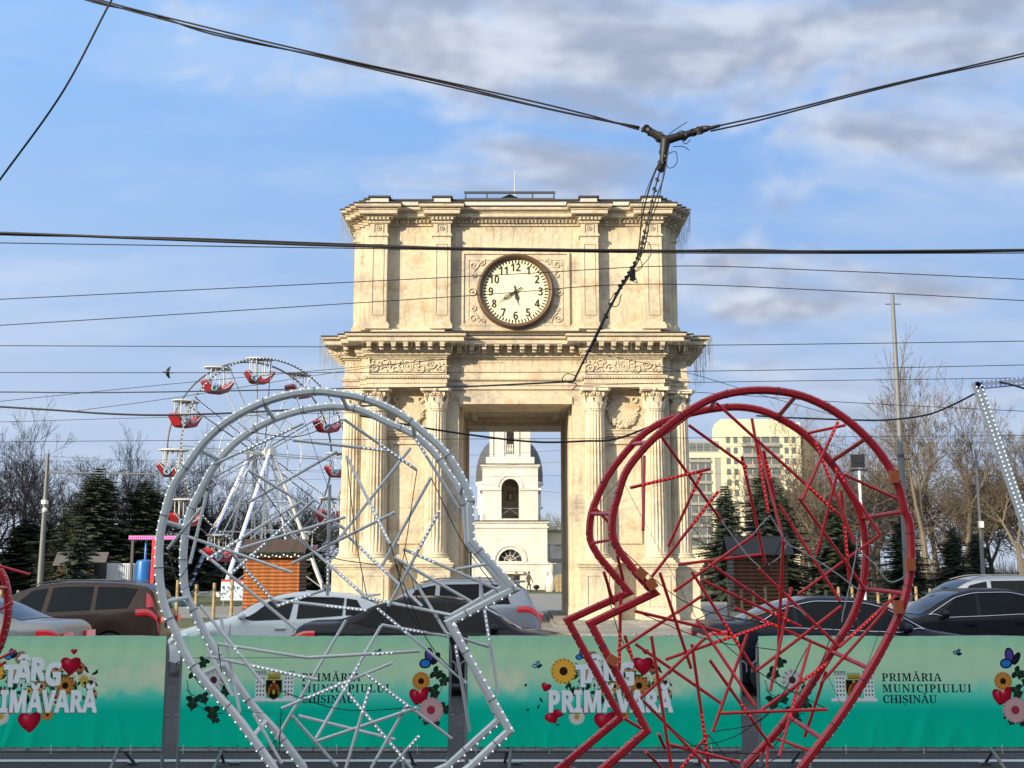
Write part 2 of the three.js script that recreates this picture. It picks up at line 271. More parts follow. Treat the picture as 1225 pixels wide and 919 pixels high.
  const pedGeo = uvm(merge([bx(-0.62, 0.62, 0, 0.16, -0.62, 0.62), bx(-0.57, 0.57, 0.16, 0.24, -0.57, 0.57), bx(-0.52, 0.52, 0.24, 1.60, -0.52, 0.52), bx(-0.55, 0.55, 1.60, 1.66, -0.55, 0.55), bx(-0.60, 0.60, 1.66, 1.74, -0.60, 0.60), bx(-0.64, 0.64, 1.74, 1.80, -0.64, 0.64), bx(-0.53, 0.53, 1.80, 1.88, -0.53, 0.53),
    ...[[-0.36, 0.36, 1.38, 1.42], [-0.36, 0.36, 0.42, 0.46], [-0.36, -0.32, 0.46, 1.38], [0.32, 0.36, 0.46, 1.38]].map(([a, b, c, d2]) => bx(a, b, c, d2, 0.518, 0.545))]));
  function column(x, z, turn, face) {
    const p = mesh('pedestal', pedGeo, S, arch); p.position.set(x, 0.332, z); p.rotation.y = turn;
    const c = grp('column', arch, [x, 2.2, z]); c.rotation.y = turn;
    mesh('column_base', base, S, c).position.y = 0.012; const sh = mesh('shaft', shaft, S, c); sh.position.y = 0.25; const ca = mesh('capital', capital, S, c); ca.position.y = 4.86;
  }
  for (const s of [-1, 1]) { for (const x of [2.62, 4.58]) { column(s * x, -0.36, 0); column(s * x, -D + 0.36, Math.PI); } for (const z of [-1.0, -3.1, -D + 1.0, -D + 3.1]) column(s * 5.46, z, s * Math.PI / 2); }
  // entablature
  mesh('architrave', prof(ent, [[7.852, 7.98, -0.05], [7.98, 8.14, -0.02], [8.14, 8.19, 0.03], [8.19, 8.24, 0.05]]), S, arch);
  mesh('frieze', prof(ent, [[8.24, 8.86, -0.06]]), S, arch);
  mesh('bed_moulding', prof(ent, [[8.86, 8.92, 0.0], [8.92, 9.0, 0.08], [9.0, 9.04, 0.12]]), S, arch);
  mesh('cornice', prof(ent, [[9.04, 9.27, 0.14], [9.27, 9.40, 0.55, 0.015], [9.40, 9.44, 0.52], [9.44, 9.54, 0.62, 0.03]]), S, arch);
  mesh('cornice_flashing', prof(ent, [[9.54, 9.575, 0.65]]), M.flash, arch);
  mesh('blocking_course', prof(ent, [[9.575, 9.70, 0.05], [9.70, 9.82, -0.12]]), S, arch);
  // modillions one by one
  const mod = uvm(merge([bx(-0.07, 0.07, 0.02, 0.13, 0, 0.36), bx(-0.07, 0.07, -0.05, 0.02, 0, 0.18), bx(-0.085, 0.085, 0.13, 0.17, 0, 0.38)]));
  function modRow(x0, z0, x1, z1, turn) { const L = Math.hypot(x1 - x0, z1 - z0), n = Math.max(1, Math.round(L / 0.42)); for (let i = 0; i < n; i++) { const t = (i + 0.5) / n, m = mesh('modillion', mod, S, arch); m.position.set(mix(x0, x1, t), 9.098, mix(z0, z1, t)); m.rotation.y = turn; } }
  modRow(-2.08, -0.362, 2.08, -0.362, 0);
  for (const s of [-1, 1]) { modRow(s * 2.2, 0.138, s * 5.0, 0.138, 0); modRow(s * 5.4, -0.512, s * 5.9, -0.512, 0); modRow(s * 5.938, -0.6, s * 5.938, -3.5, s * Math.PI / 2); modRow(s * 5.338, -3.8, s * 5.338, -5.2, s * Math.PI / 2); }
  // scrolled frieze panels
  function spiral(cx, cy, r, turns, a0, dir, z, th = 0.026) { const pts = []; for (let i = 0; i <= 20; i++) { const t = i / 20, a = a0 + dir * turns * Math.PI * 2 * t, q = r * (1 - 0.82 * t); pts.push(V(cx + Math.cos(a) * q, cy + Math.sin(a) * q, z)); } return tube(pts, th, 36, 5); }
  for (const s of [-1, 1]) {
    const p = grp('frieze_panel', arch, [s * 3.56, 8.55, -0.055]), g = [], R = rng(77);
    mesh('panel', [bx(-1.28, 1.28, 0.245, 0.275, 0, 0.05), bx(-1.28, 1.28, -0.275, -0.245, 0, 0.05), bx(-1.28, -1.25, -0.245, 0.245, 0, 0.05), bx(1.25, 1.28, -0.245, 0.245, 0, 0.05)], S, p);
    g.push(new THREE.TorusGeometry(0.17, 0.03, 6, 20), new THREE.TorusGeometry(0.10, 0.026, 6, 16), new THREE.IcosahedronGeometry(0.05, 1));
    for (const q of [-1, 1]) for (let k = 0; k < 3; k++) { const cx = q * (0.42 + k * 0.34); g.push(spiral(cx, 0.07 * (k % 2 ? 1 : -1), 0.17, 1.4, k % 2 ? 0 : Math.PI, q * (k % 2 ? -1 : 1), 0.02)); for (let l = 0; l < 9; l++) { const a = R() * 6.28, rr = 0.10 + 0.11 * R(); g.push(new THREE.IcosahedronGeometry(0.04, 0).scale(1.7, 0.7, 0.6).rotateZ(a).translate(cx + Math.cos(a) * rr, Math.sin(a) * rr * 0.95, 0.02)); } }
    for (const q of [-1, 1]) for (const y of [-1, 1]) g.push(spiral(q * 0.25, y * 0.13, 0.09, 1.1, Math.PI / 2, q * y, 0.02, 0.02));
    mesh('scroll_relief', g, S, p);
  }
  // bead row under the frieze
  { const g = []; const dn = (x0, x1, z) => { for (let x = x0; x < x1; x += 0.09) g.push(box(0.05, 0.05, 0.05, x + 0.03, 8.165, z)); }; for (const s of [-1, 1]) dn(s > 0 ? 2.24 : -4.94, s > 0 ? 4.94 : -2.24, 0.03); dn(-2.1, 2.1, -0.47); tag(mesh('bead_row', g, S, arch), null, null, null, 'stuff'); }
  // attic storey
  mesh('attic_wall', [slab(attWall, 9.82, 14.0, 0)], S, arch);
  mesh('attic_plinth', prof(att, [[9.822, 9.98, 0.07], [9.98, 10.05, 0.03]]), S, arch);
  const pil = uvm(merge([bx(-0.30, 0.30, 10.05, 13.0, -0.4, 0), bx(-0.34, 0.34, 13.0, 13.06, -0.4, 0.05), bx(-0.32, 0.32, 13.06, 13.10, -0.4, 0.025), bx(-0.29, 0.29, 13.10, 13.46, -0.4, -0.01)]));
  const pilGroove = std(lin(0.20, 0.155, 0.10), 0.95);
  const placePil = (x, z, turn) => { const p = grp('pilaster', arch, [x, 0, z]); p.rotation.y = turn; mesh('pilaster_shaft', pil, S, p);
    mesh('pilaster_panel', [bx(-0.19, -0.175, 10.3, 12.72, -0.002, 0.022), bx(0.175, 0.19, 10.3, 12.72, -0.002, 0.022), bx(-0.19, 0.19, 12.72, 12.735, -0.002, 0.022), bx(-0.19, 0.19, 10.285, 10.3, -0.002, 0.022)], S, p);
    mesh('rosette', [new THREE.TorusGeometry(0.075, 0.022, 6, 14).translate(0, 13.28, 0), new THREE.IcosahedronGeometry(0.04, 1).translate(0, 13.28, 0.01), bx(-0.16, 0.16, 13.41, 13.43, -0.01, 0.02), bx(-0.16, -0.14, 13.14, 13.41, -0.01, 0.02), bx(0.14, 0.16, 13.14, 13.41, -0.01, 0.02)], S, p); };
  for (const s of [-1, 1]) { for (const x of [2.48, 4.61]) { placePil(s * x, -0.1, 0); } for (const z of [-1.15, -3.2, -D + 1.15, -D + 3.2]) placePil(s * 5.5, z, s * Math.PI / 2);
    mesh('corner_strip', [bx(s > 0 ? 4.92 : -5.10, s > 0 ? 5.10 : -4.92, 10.05, 13.46, -0.7, -0.36), bx(s > 0 ? 4.92 : -5.28, s > 0 ? 5.28 : -4.92, 10.05, 13.46, -0.9, -0.62)], S, arch); }
  mesh('attic_string', [bx(-2.17, 2.17, 12.66, 12.72, -0.56, -0.45), bx(-4.27, -2.79, 12.66, 12.72, -0.56, -0.45), bx(2.79, 4.27, 12.66, 12.72, -0.56, -0.45)], S, arch);
  mesh('attic_architrave', prof(att, [[13.46, 13.54, 0.04], [13.54, 13.64, 0.07]]), S, arch);
  { const g = [], dn = (x0, x1, z) => { for (let x = x0; x < x1 - 0.05; x += 0.13) g.push(box(0.075, 0.08, 0.08, x + 0.05, 13.59, z)); }; dn(-2.1, 2.1, -0.38); for (const s of [-1, 1]) { dn(s > 0 ? 2.12 : -2.84, s > 0 ? 2.84 : -2.12, 0); dn(s > 0 ? 2.86 : -4.2, s > 0 ? 4.2 : -2.86, -0.38); dn(s > 0 ? 4.22 : -5.0, s > 0 ? 5.0 : -4.22, 0); } tag(mesh('dentil_row', g, S, arch), null, null, null, 'stuff'); }
  mesh('attic_cornice', prof(att, [[13.64, 13.70, 0.16], [13.70, 13.84, 0.31, 0.02], [13.84, 13.90, 0.34], [13.90, 14.02, 0.45, 0.03]]), S, arch);
  mesh('attic_flashing', prof(att, [[14.02, 14.05, 0.48]]), M.flash, arch);
  mesh('parapet', prof(att, [[14.05, 14.36, -0.02]]), M.white, arch);
  mesh('parapet_cap', prof(att, [[14.36, 14.41, 0.05]]), M.flash, arch);
  mesh('roof', [bx(-4.9, 4.9, 14.0, 14.30, -D + 0.7, -0.9)], M.flash, arch);
  // clock field: raised frame and corner scrolls
  mesh('clock_panel', [bx(-1.82, 1.82, 9.99, 12.55, -0.56, -0.455), ...[[-1.82, 1.82, 12.47, 12.55], [-1.82, 1.82, 9.99, 10.06], [-1.82, -1.74, 10.06, 12.47], [1.74, 1.82, 10.06, 12.47]].map(([a, b, c, e]) => bx(a, b, c, e, -0.457, -0.41)), ...[[-1.6, 1.6, 12.26, 12.29], [-1.6, -1.57, 10.2, 12.26], [1.57, 1.6, 10.2, 12.26]].map(([a, b, c, e]) => bx(a, b, c, e, -0.457, -0.435))], S, arch);
  { const g = []; for (const q of [-1, 1]) { for (const y of [-1, 1]) { const cy = 11.16 + y * 0.9; g.push(spiral(q * 1.42, cy + y * 0.02, 0.13, 1.3, 0, q * y, -0.435, 0.022), spiral(q * 1.12, cy + y * 0.14, 0.12, 1.3, Math.PI, -q * y, -0.435, 0.022), spiral(q * 1.42, cy - y * 0.32, 0.11, 1.1, Math.PI / 2, q, -0.435, 0.02), tube([V(q * 1.42, cy - y * 0.2, -0.435), V(q * 1.28, cy - y * 0.05, -0.43), V(q * 1.2, cy + y * 0.1, -0.435), V(q * 1.0, cy + y * 0.24, -0.435)], 0.02, 16, 5)); }
      g.push(new THREE.TorusGeometry(0.12, 0.025, 6, 18).translate(q * 1.46, 11.16, -0.435), new THREE.IcosahedronGeometry(0.05, 1).translate(q * 1.46, 11.16, -0.435)); }
    mesh('clock_scrolls', g, S, arch); }
}
{ // clock
  const t = thing('wall_clock', 'big round clock with brown rim and black numerals on the arch', 'clock', [ARCH[0], 11.16, ARCH[2] - 0.455]);
  const wood = std(lin(0.10, 0.056, 0.032), 0.5), black = std(lin(0.012, 0.011, 0.010), 0.6);
  mesh('rim', lathe([[1.10, 0.02], [1.12, 0.17], [1.14, 0.20], [1.17, 0.24], [1.21, 0.27], [1.25, 0.26], [1.285, 0.20], [1.30, 0.10], [1.305, 0]], 96).rotateX(Math.PI / 2), wood, t);
  mesh('dial', new THREE.CylinderGeometry(1.115, 1.115, 0.06, 72).rotateX(Math.PI / 2).translate(0, 0, 0.05), std(lin(0.80, 0.72, 0.50), 0.6), t);
  const font = await new FontLoader().loadAsync('fonts/droid/droid_sans_bold.typeface.json');
  for (let h = 1; h <= 12; h++) { const g = new TextGeometry(String(h), { font, size: 0.245, depth: 0.012, curveSegments: 5 }); g.computeBoundingBox(); const b = g.boundingBox; g.translate(-(b.min.x + b.max.x) / 2, -(b.min.y + b.max.y) / 2, 0).scale(0.95, 1.14, 1); const m = mesh('numeral', g, black, t), a = h / 12 * Math.PI * 2; m.position.set(Math.sin(a) * 0.835, Math.cos(a) * 0.835, 0.082); }
  const mk = box(0.042, 0.11, 0.01, 0, 1.035, 0.085); for (let i = 0; i < 60; i++) mesh('minute_mark', mk, black, t).rotation.z = -i / 60 * Math.PI * 2;
  const hand = (len, w, tail) => extrude([[-w * 0.35, -tail], [w * 0.35, -tail], [w * 0.3, 0], [w, len * 0.45], [w * 0.25, len * 0.62], [0, len], [-w * 0.25, len * 0.62], [-w, len * 0.45], [-w * 0.3, 0]], 0.012, 0.003, [[[-w * 0.35, len * 0.44], [0, len * 0.55], [w * 0.35, len * 0.44], [0, len * 0.22]]]);
  const mh = mesh('minute_hand', hand(0.80, 0.055, 0.24), black, t); mh.position.z = 0.13; mh.rotation.z = -THREE.MathUtils.degToRad(237);
  const hh = mesh('hour_hand', hand(0.52, 0.07, 0.2), black, t); hh.position.z = 0.11; hh.rotation.z = -THREE.MathUtils.degToRad(169);
  mesh('hand_boss', new THREE.CylinderGeometry(0.05, 0.05, 0.09, 18).rotateX(Math.PI / 2).translate(0, 0, 0.11), black, t);
}
{ // rooftop gear
  const t = thing('roof_frame', 'low dark metal frame with glazed ridge on the arch roof', 'roof frame', [ARCH[0] - 0.2, 14.30, ARCH[2] - 1.6]);
  const g = []; for (const x of [-1.55, -0.8, 0.8, 1.55]) for (const z of [0, -1.2]) g.push(rod(V(x, 0, z), V(x, 0.72, z), 0.03, 0.03, 6)); for (const q of g) mesh('post', q, M.iron, t);
  for (const q of [0, -1.2].flatMap(z => [bx(-1.6, 1.6, 0.69, 0.76, z - 0.04, z + 0.04), bx(-1.6, 1.6, 0.48, 0.52, z - 0.03, z + 0.03)])) mesh('rail', q, M.iron, t);
  mesh('skylight', extrude([[-0.7, 0], [-0.7, 0.4], [0, 0.7], [0.7, 0.4], [0.7, 0]], 1.0).translate(0, 0, -1.1), M.glassDark, t);
  const a = thing('lightning_rod', 'thin white lightning rod standing on the arch roof', 'rod', [ARCH[0] - 0.02, 14.30, ARCH[2] - 2.5]);
  mesh('mast', [rod(V(0, 0, 0), V(0, 0.8, 0), 0.035, 0.03, 8), rod(V(0, 0.8, 0), V(0, 1.85, 0), 0.022, 0.01, 6), bx(-0.1, 0.1, 0, 0.04, -0.1, 0.1)], M.white, a);
}
{ // icicle light strings along the cornices
  const dark = std(lin(0.34, 0.31, 0.27), 0.7);
  function icicles(label, runs, seed) { const t = [], R = rng(seed); let c = [1e9, 0, 0];
    for (const [a, b, len, den] of runs) { const L = a.distanceTo(b), n = Math.round(L * den); t.push(rod(a, b, 0.008, 0.008, 4)); for (let i = 0; i < n; i++) { const p = a.clone().lerp(b, (i + R()) / n), l = len * (0.25 + 0.75 * R()); let q = p.clone(); const k = 3; for (let j = 0; j < k; j++) { const w = q.clone().add(V((R() - 0.5) * 0.05, -l / k, (R() - 0.5) * 0.04)); t.push(rod(q, w, 0.0042, 0.0042, 3, true)); t.push(new THREE.OctahedronGeometry(0.013).translate(w.x, w.y, w.z)); q = w; } } }
    return tag(mesh('icicle_lights', t, dark), label, 'string lights'); }
  const z = ARCH[2], x = ARCH[0];
  icicles('unlit icicle light strings hanging from the lower cornice of the arch', [[V(x - 5.6, 9.26, z + 0.69), V(x - 1.6, 9.26, z + 0.69), 0.35, 5], [V(x - 1.5, 9.26, z + 0.2), V(x + 1.5, 9.26, z + 0.2), 0.35, 5], [V(x + 1.6, 9.26, z + 0.69), V(x + 5.6, 9.26, z + 0.69), 0.35, 5], [V(x + 6.5, 9.5, z + 0.05), V(x + 6.5, 9.5, z - 4), 1.25, 9], [V(x - 6.5, 9.5, z + 0.05), V(x - 6.5, 9.5, z - 4), 1.2, 9], [V(x + 5.7, 9.5, z + 0.08), V(x + 6.5, 9.5, z + 0.05), 0.9, 10], [V(x - 6.5, 9.5, z + 0.05), V(x - 5.7, 9.5, z + 0.08), 0.8, 8]], 5);
  icicles('unlit icicle light strings hanging from the top cornice of the arch', [[V(x - 1.8, 13.68, z - 0.14), V(x + 1.8, 13.68, z - 0.14), 0.4, 6], [V(x - 4.1, 13.68, z - 0.14), V(x - 2.9, 13.68, z - 0.14), 0.3, 5], [V(x + 2.9, 13.68, z - 0.14), V(x + 4.1, 13.68, z - 0.14), 0.3, 5], [V(x + 5.96, 14.0, z - 0.35), V(x + 5.96, 14.0, z - 3.6), 1.2, 9], [V(x - 5.96, 14.0, z - 0.35), V(x - 5.96, 14.0, z - 3.6), 1.1, 8], [V(x + 5.4, 13.98, z - 0.32), V(x + 5.96, 14, z - 0.35), 0.8, 10]], 6);
}
// ---------------------------------------------------------------- the two big profile sculptures
const SCULPT = {
 whiteFront:{z:-7.0,c:[-1.379,.746,-1.601,1.025,-1.78,1.21,-1.906,1.368,-1.975,1.508,-2.044,1.649,-2.076,1.782,-2.09,1.925,-2.088,2.07,-2.061,2.22,-2.023,2.357,-1.945,2.484,-1.848,2.622,-1.734,2.731,-1.589,2.821,-1.443,2.881,-1.296,2.916,-1.147,2.926,-1.075,2.916,-.926,2.891,-.746,2.826,-.627,2.756,-.517,2.667,-.388,2.543,-.298,2.401,-.244,2.269,-.249,2.244,-.242,2.031],k:[.015,1.749,-.37,1.555,-.014,.942,-.245,.734,-.396,.637,-.438,.04,-1.005,.04]},
 whiteBack:{z:-7.5,c:[-1.29,.663,-1.469,.878,-1.595,1.005,-1.745,1.194,-1.853,1.353,-1.93,1.473,-2.008,1.615,-2.059,1.716,-2.082,1.88,-2.083,2.034,-2.06,2.205,-1.988,2.372,-1.911,2.519,-1.81,2.646,-1.677,2.752,-1.531,2.826,-1.385,2.874,-1.227,2.901,-1.149,2.906,-.99,2.885,-.798,2.799,-.638,2.725,-.51,2.614,-.404,2.466,-.34,2.372,-.298,2.257,-.298,2.251,-.281,2.034],k:[-.046,1.757,-.396,1.559,-.076,.946,-.399,.663,-.553,.6,-.572,.04,-1.019,.04]},
 redFront:{z:-7.0,c:[1.665,.734,1.914,1.034,2.118,1.33,2.17,1.414,2.287,1.63,2.344,1.801,2.364,1.945,2.359,2.166,2.345,2.182,2.314,2.337,2.262,2.465,2.171,2.602,2.039,2.736,1.895,2.836,1.73,2.906,1.553,2.933,1.381,2.926,1.231,2.891,1.081,2.816,.921,2.701,.78,2.568,.68,2.435,.629,2.288,.6,2.186,.595,2.079,.62,1.997,.719,1.858],k:[.838,1.725,.46,1.55,.78,.942,.531,.734,.684,.637,.721,.04,1.265,.04]},
 redBack:{z:-7.5,c:[1.441,.668,1.64,.868,1.821,1.094,2.039,1.413,2.127,1.539,2.203,1.716,2.238,1.88,2.246,2.044,2.212,2.251,2.164,2.346,2.077,2.503,1.967,2.64,1.886,2.725,1.762,2.81,1.627,2.874,1.477,2.901,1.317,2.892,1.19,2.869,1.062,2.837,.934,2.784,.816,2.699,.709,2.582,.613,2.456,.548,2.325,.51,2.23,.494,2.137,.498,2.044,.549,1.946],k:[.737,1.721,.349,1.549,.674,.956,.296,.654,.63,.575,.673,.04,1.207,.04]},
 whiteRods:[[-1.635,2.276,-7.292,-1.099,2.597,-7.332],[-1.878,2.516,-7.35,-1.328,2.784,-7.4,.3,.88],[-1.379,2.667,-7.332,-.789,2.608,-7.394,.75,1],[-1.025,2.768,-7.09,-.588,2.47,-7.238,.5,.95],[-.644,2.625,-7.401,-1.088,2.029,-7.301],[-1.047,2.571,-7.386,-.735,2.015,-7.118,.58,.98],[-.666,1.908,-7.239,-.377,1.461,-7.164],[-.503,2.427,-7.265,-.799,1.884,-7.275],[-.439,2.209,-7.084,-.743,1.645,-7.154,0,.42],[-1.616,2.465,-7.175,-1.045,2.112,-7.392],[-1.045,2.09,-7.34,-.539,1.645,-7.134,.22,.55],[-1.418,2.131,-7.351,-.868,1.694,-7.127,.68,.88],[-1.309,2.281,-7.29,-1.836,1.922,-7.123,.65,1],[-1.193,2.279,-7.081,-1.745,1.839,-7.376,.3,1],[-1.968,2.06,-7.151,-1.327,1.844,-7.153],[-1.96,1.981,-7.414,-1.333,1.499,-7.377],[-1.718,1.977,-7.178,-1.465,1.648,-7.407,.25,.85],[-.723,2.213,-7.263,-1.358,1.899,-7.31],[-1.112,2.378,-7.15,-1.149,1.703,-7.4,.65,.9],[-1.446,1.64,-7.315,-1.172,1.738,-7.409,.05,.75],[-1.492,1.678,-7.384,-.878,1.62,-7.182,.6,1],[-1.665,1.987,-7.203,-1.011,2.177,-7.136],[-1.866,1.65,-7.13,-1.467,1.191,-7.102,.55,.6],[-1.767,1.422,-7.182,-1.242,1.333,-7.285,.15,.25],[-1.207,1.348,-7.081,-.564,1.371,-7.31,.58,.78],[-1.826,1.349,-7.195,-1.162,1.212,-7.185,.38,.9],[-1.023,1.555,-7.358,-1.412,.859,-7.243],[-1.373,1.045,-7.187,-.722,1.307,-7.244,.25,.6],[-.803,1.522,-7.32,-1.149,.883,-7.099,.35,.6],[-.908,1.688,-7.412,-.355,1.594,-7.088,0,.3],[-.827,1.625,-7.335,-.28,1.176,-7.367,0,.35],[-.773,1.537,-7.086,-.387,1.456,-7.348,.3,.65],[-1.034,1.191,-7.205,-.602,.69,-7.277,0,.9],[-.838,1.174,-7.083,-.969,.718,-7.096,0,.35],[-.861,1.244,-7.142,-.37,.842,-7.405,.02,.5],[-.562,1.055,-7.147,-1.182,.836,-7.337],[-1.306,.978,-7.396,-.715,.837,-7.4],[-.63,1.058,-7.197,-.833,.702,-7.201],[-.559,.876,-7.258,-.731,.679,-7.344,0,.35],[-.336,1.417,-7.117,-.258,.899,-7.334,.02,.15],[-.203,1.819,-7.351,-.085,1.107,-7.372,.3,.55],[-.384,1.485,-7.092,-.136,1.389,-7.402],[-.713,1.936,-7.111,-.252,1.673,-7.196],[-.671,1.988,-7.288,-.096,1.743,-7.392,.1,.35],[-.343,1.864,-7.196,-.107,1.904,-7.394],[-1.774,1.573,-7.265,-1.62,1.022,-7.186],[-1.831,1.393,-7.188,-1.657,1.121,-7.14],[-1.52,1.022,-7.107,-1.352,.74,-7.131],[-1.331,.988,-7.314,-1.067,.676,-7.419],[-1.856,2.332,-7.135,-1.931,1.897,-7.097],[-2.161,1.991,-7.415,-1.92,2.238,-7.261],[-1.697,2.769,-7.218,-1.601,2.696,-7.161],[-.604,2.674,-7.282,-.333,2.24,-7.361,.02,.25]],
 redRods:[[.925,2.679,-7.235,1.115,2.816,-7.223],[.908,2.668,-7.099,1.315,2.164,-7.391],[.717,2.351,-7.091,1.227,2.479,-7.248,.15,.85],[.836,2.569,-7.365,.793,2.098,-7.124],[1.189,2.463,-7.329,.979,2.006,-7.403,0,.3],[1.282,2.342,-7.294,.866,1.819,-7.348,0,.4],[1.082,2.736,-7.116,1.452,2.49,-7.228],[1.405,2.546,-7.131,1.576,1.894,-7.367,.05,.2],[1.267,2.882,-7.18,2.025,2.183,-7.234,.72,.95],[1.533,2.816,-7.42,1.608,2.209,-7.37,.4,.95],[1.565,2.668,-7.412,1.663,2.042,-7.234],[1.564,2.593,-7.246,1.642,2.289,-7.328,.2,.6],[1.647,2.258,-7.243,1.982,1.673,-7.179],[2.026,2.769,-7.217,1.762,2.282,-7.13,0,.2],[1.762,2.297,-7.208,2.2,1.748,-7.416],[1.928,2.667,-7.406,2.116,2.024,-7.293,.02,.35],[2.003,2.486,-7.25,2.249,2.071,-7.195,.02,.2],[1.984,2.464,-7.11,1.849,1.952,-7.173],[2.064,2.351,-7.346,2.097,1.779,-7.375,.4,.7],[2.043,2.442,-7.203,2.431,2.29,-7.347],[1.862,2.712,-7.343,2.1,2.761,-7.316],[1.539,1.954,-7.306,1.029,1.894,-7.338],[1.479,2.071,-7.204,.997,1.729,-7.32],[1.089,1.849,-7.175,1.466,1.259,-7.245,.5,.75],[1.174,1.799,-7.342,1.772,1.517,-7.315,.7,.9],[1.22,1.883,-7.18,1.684,1.588,-7.401],[1.17,1.705,-7.301,.64,1.373,-7.277],[.884,1.844,-7.084,1.084,1.272,-7.266],[.737,1.616,-7.165,1.276,1.488,-7.308],[.561,1.849,-7.237,.631,1.649,-7.358],[.667,1.69,-7.3,.657,1.255,-7.351,.5,.9],[.641,1.947,-7.198,.684,1.799,-7.299],[.519,2.242,-7.331,.608,2.152,-7.362],[.483,2.021,-7.199,.617,2.046,-7.367],[1.378,1.629,-7.376,1.942,1.38,-7.314,.3,.5],[2.312,2.077,-7.412,1.781,1.708,-7.405],[1.511,1.869,-7.256,1.973,1.408,-7.26],[1.64,2.035,-7.136,1.638,1.372,-7.364],[1.741,1.753,-7.399,1.553,1.139,-7.242],[2.024,1.64,-7.315,1.485,1.248,-7.325],[2.384,1.719,-7.328,1.95,1.405,-7.138,.4,.8],[2.32,1.634,-7.345,1.869,1.184,-7.277],[1.57,1.532,-7.306,.926,1.328,-7.223,0,.5],[.688,1.465,-7.292,.741,1.315,-7.343,.4,1],[.752,1.415,-7.297,1.272,1.059,-7.325],[.827,1.471,-7.089,.935,.712,-7.134],[1.087,1.419,-7.23,1.179,.718,-7.301,.6,.95],[1.181,1.328,-7.154,1.571,.797,-7.313,.5,.65],[1.13,1.562,-7.294,1.429,1.07,-7.094],[1.427,1.477,-7.24,1.185,.913,-7.157],[1.151,1.465,-7.098,.759,1.109,-7.125],[.784,1.088,-7.188,1.157,.711,-7.142],[1.234,1.022,-7.146,1.854,1.051,-7.092],[.937,.831,-7.238,1.354,.732,-7.209],[1.181,.881,-7.288,1.013,.689,-7.281,.5,1],[.791,.8,-7.161,.909,.672,-7.387],[.856,.913,-7.08,.91,.811,-7.218],[.665,.99,-7.175,.775,.923,-7.219],[1.458,.797,-7.119,1.421,.676,-7.363],[1.797,1.426,-7.207,1.691,1.201,-7.092],[1.732,1.164,-7.289,1.565,.78,-7.112,.05,.45],[1.916,1.306,-7.265,1.48,1.03,-7.195,.05,.4],[1.902,1.252,-7.278,1.789,.851,-7.406],[1.608,.848,-7.358,1.775,.796,-7.222],[1.551,.8,-7.356,1.529,.686,-7.298]]
};

const pairs = a => { const r = []; for (let i = 0; i < a.length; i += 2) r.push([a[i], a[i + 1]]); return r; };
function outline(o) { // closed 2D path: smooth curve part, then straight corners
  const c = pairs(o.c), k = pairs(o.k), curve = new THREE.CatmullRomCurve3(c.map(p => V(p[0], p[1], 0)), false, 'centripetal').getSpacedPoints(110).map(p => [p.x, p.y]);
  return [...curve, ...k];
}
function area2(p) { let s = 0; for (let i = 0; i < p.length; i++) { const a = p[i], b = p[(i + 1) % p.length]; s += a[0] * b[1] - b[0] * a[1]; } return s; }
function frameGeo(path, w, depth, bevel, z) { // box section bar bent along the closed path
  const ccw = area2(path) > 0 ? path : [...path].reverse(), out = grow(ccw, w / 2), inn = grow(ccw, -w / 2);
  return extrude(out, depth - 2 * bevel, bevel, [[...inn].reverse()]).translate(0, 0, z - depth / 2 + bevel);
}
function along(path, step, from = 0, to = 1) { // evenly spaced points with outward normals
  const ccw = area2(path) > 0 ? path : [...path].reverse(), r = []; let acc = 0; const n = ccw.length; let total = 0; for (let i = 0; i < n; i++) total += Math.hypot(ccw[(i + 1) % n][0] - ccw[i][0], ccw[(i + 1) % n][1] - ccw[i][1]);
  let run = 0; for (let i = 0; i < n; i++) { const a = ccw[i], b = ccw[(i + 1) % n], dx = b[0] - a[0], dy = b[1] - a[1], L = Math.hypot(dx, dy); while (acc <= L) { const t = acc / L, f = (run + acc) / total; if (f >= from && f <= to) r.push([a[0] + dx * t, a[1] + dy * t, dy / L, -dx / L]); acc += step; } acc -= L; run += L; } return r;
}
const DOT = new THREE.OctahedronGeometry(0.0065, 0), DOT2 = new THREE.IcosahedronGeometry(0.0047, 0);
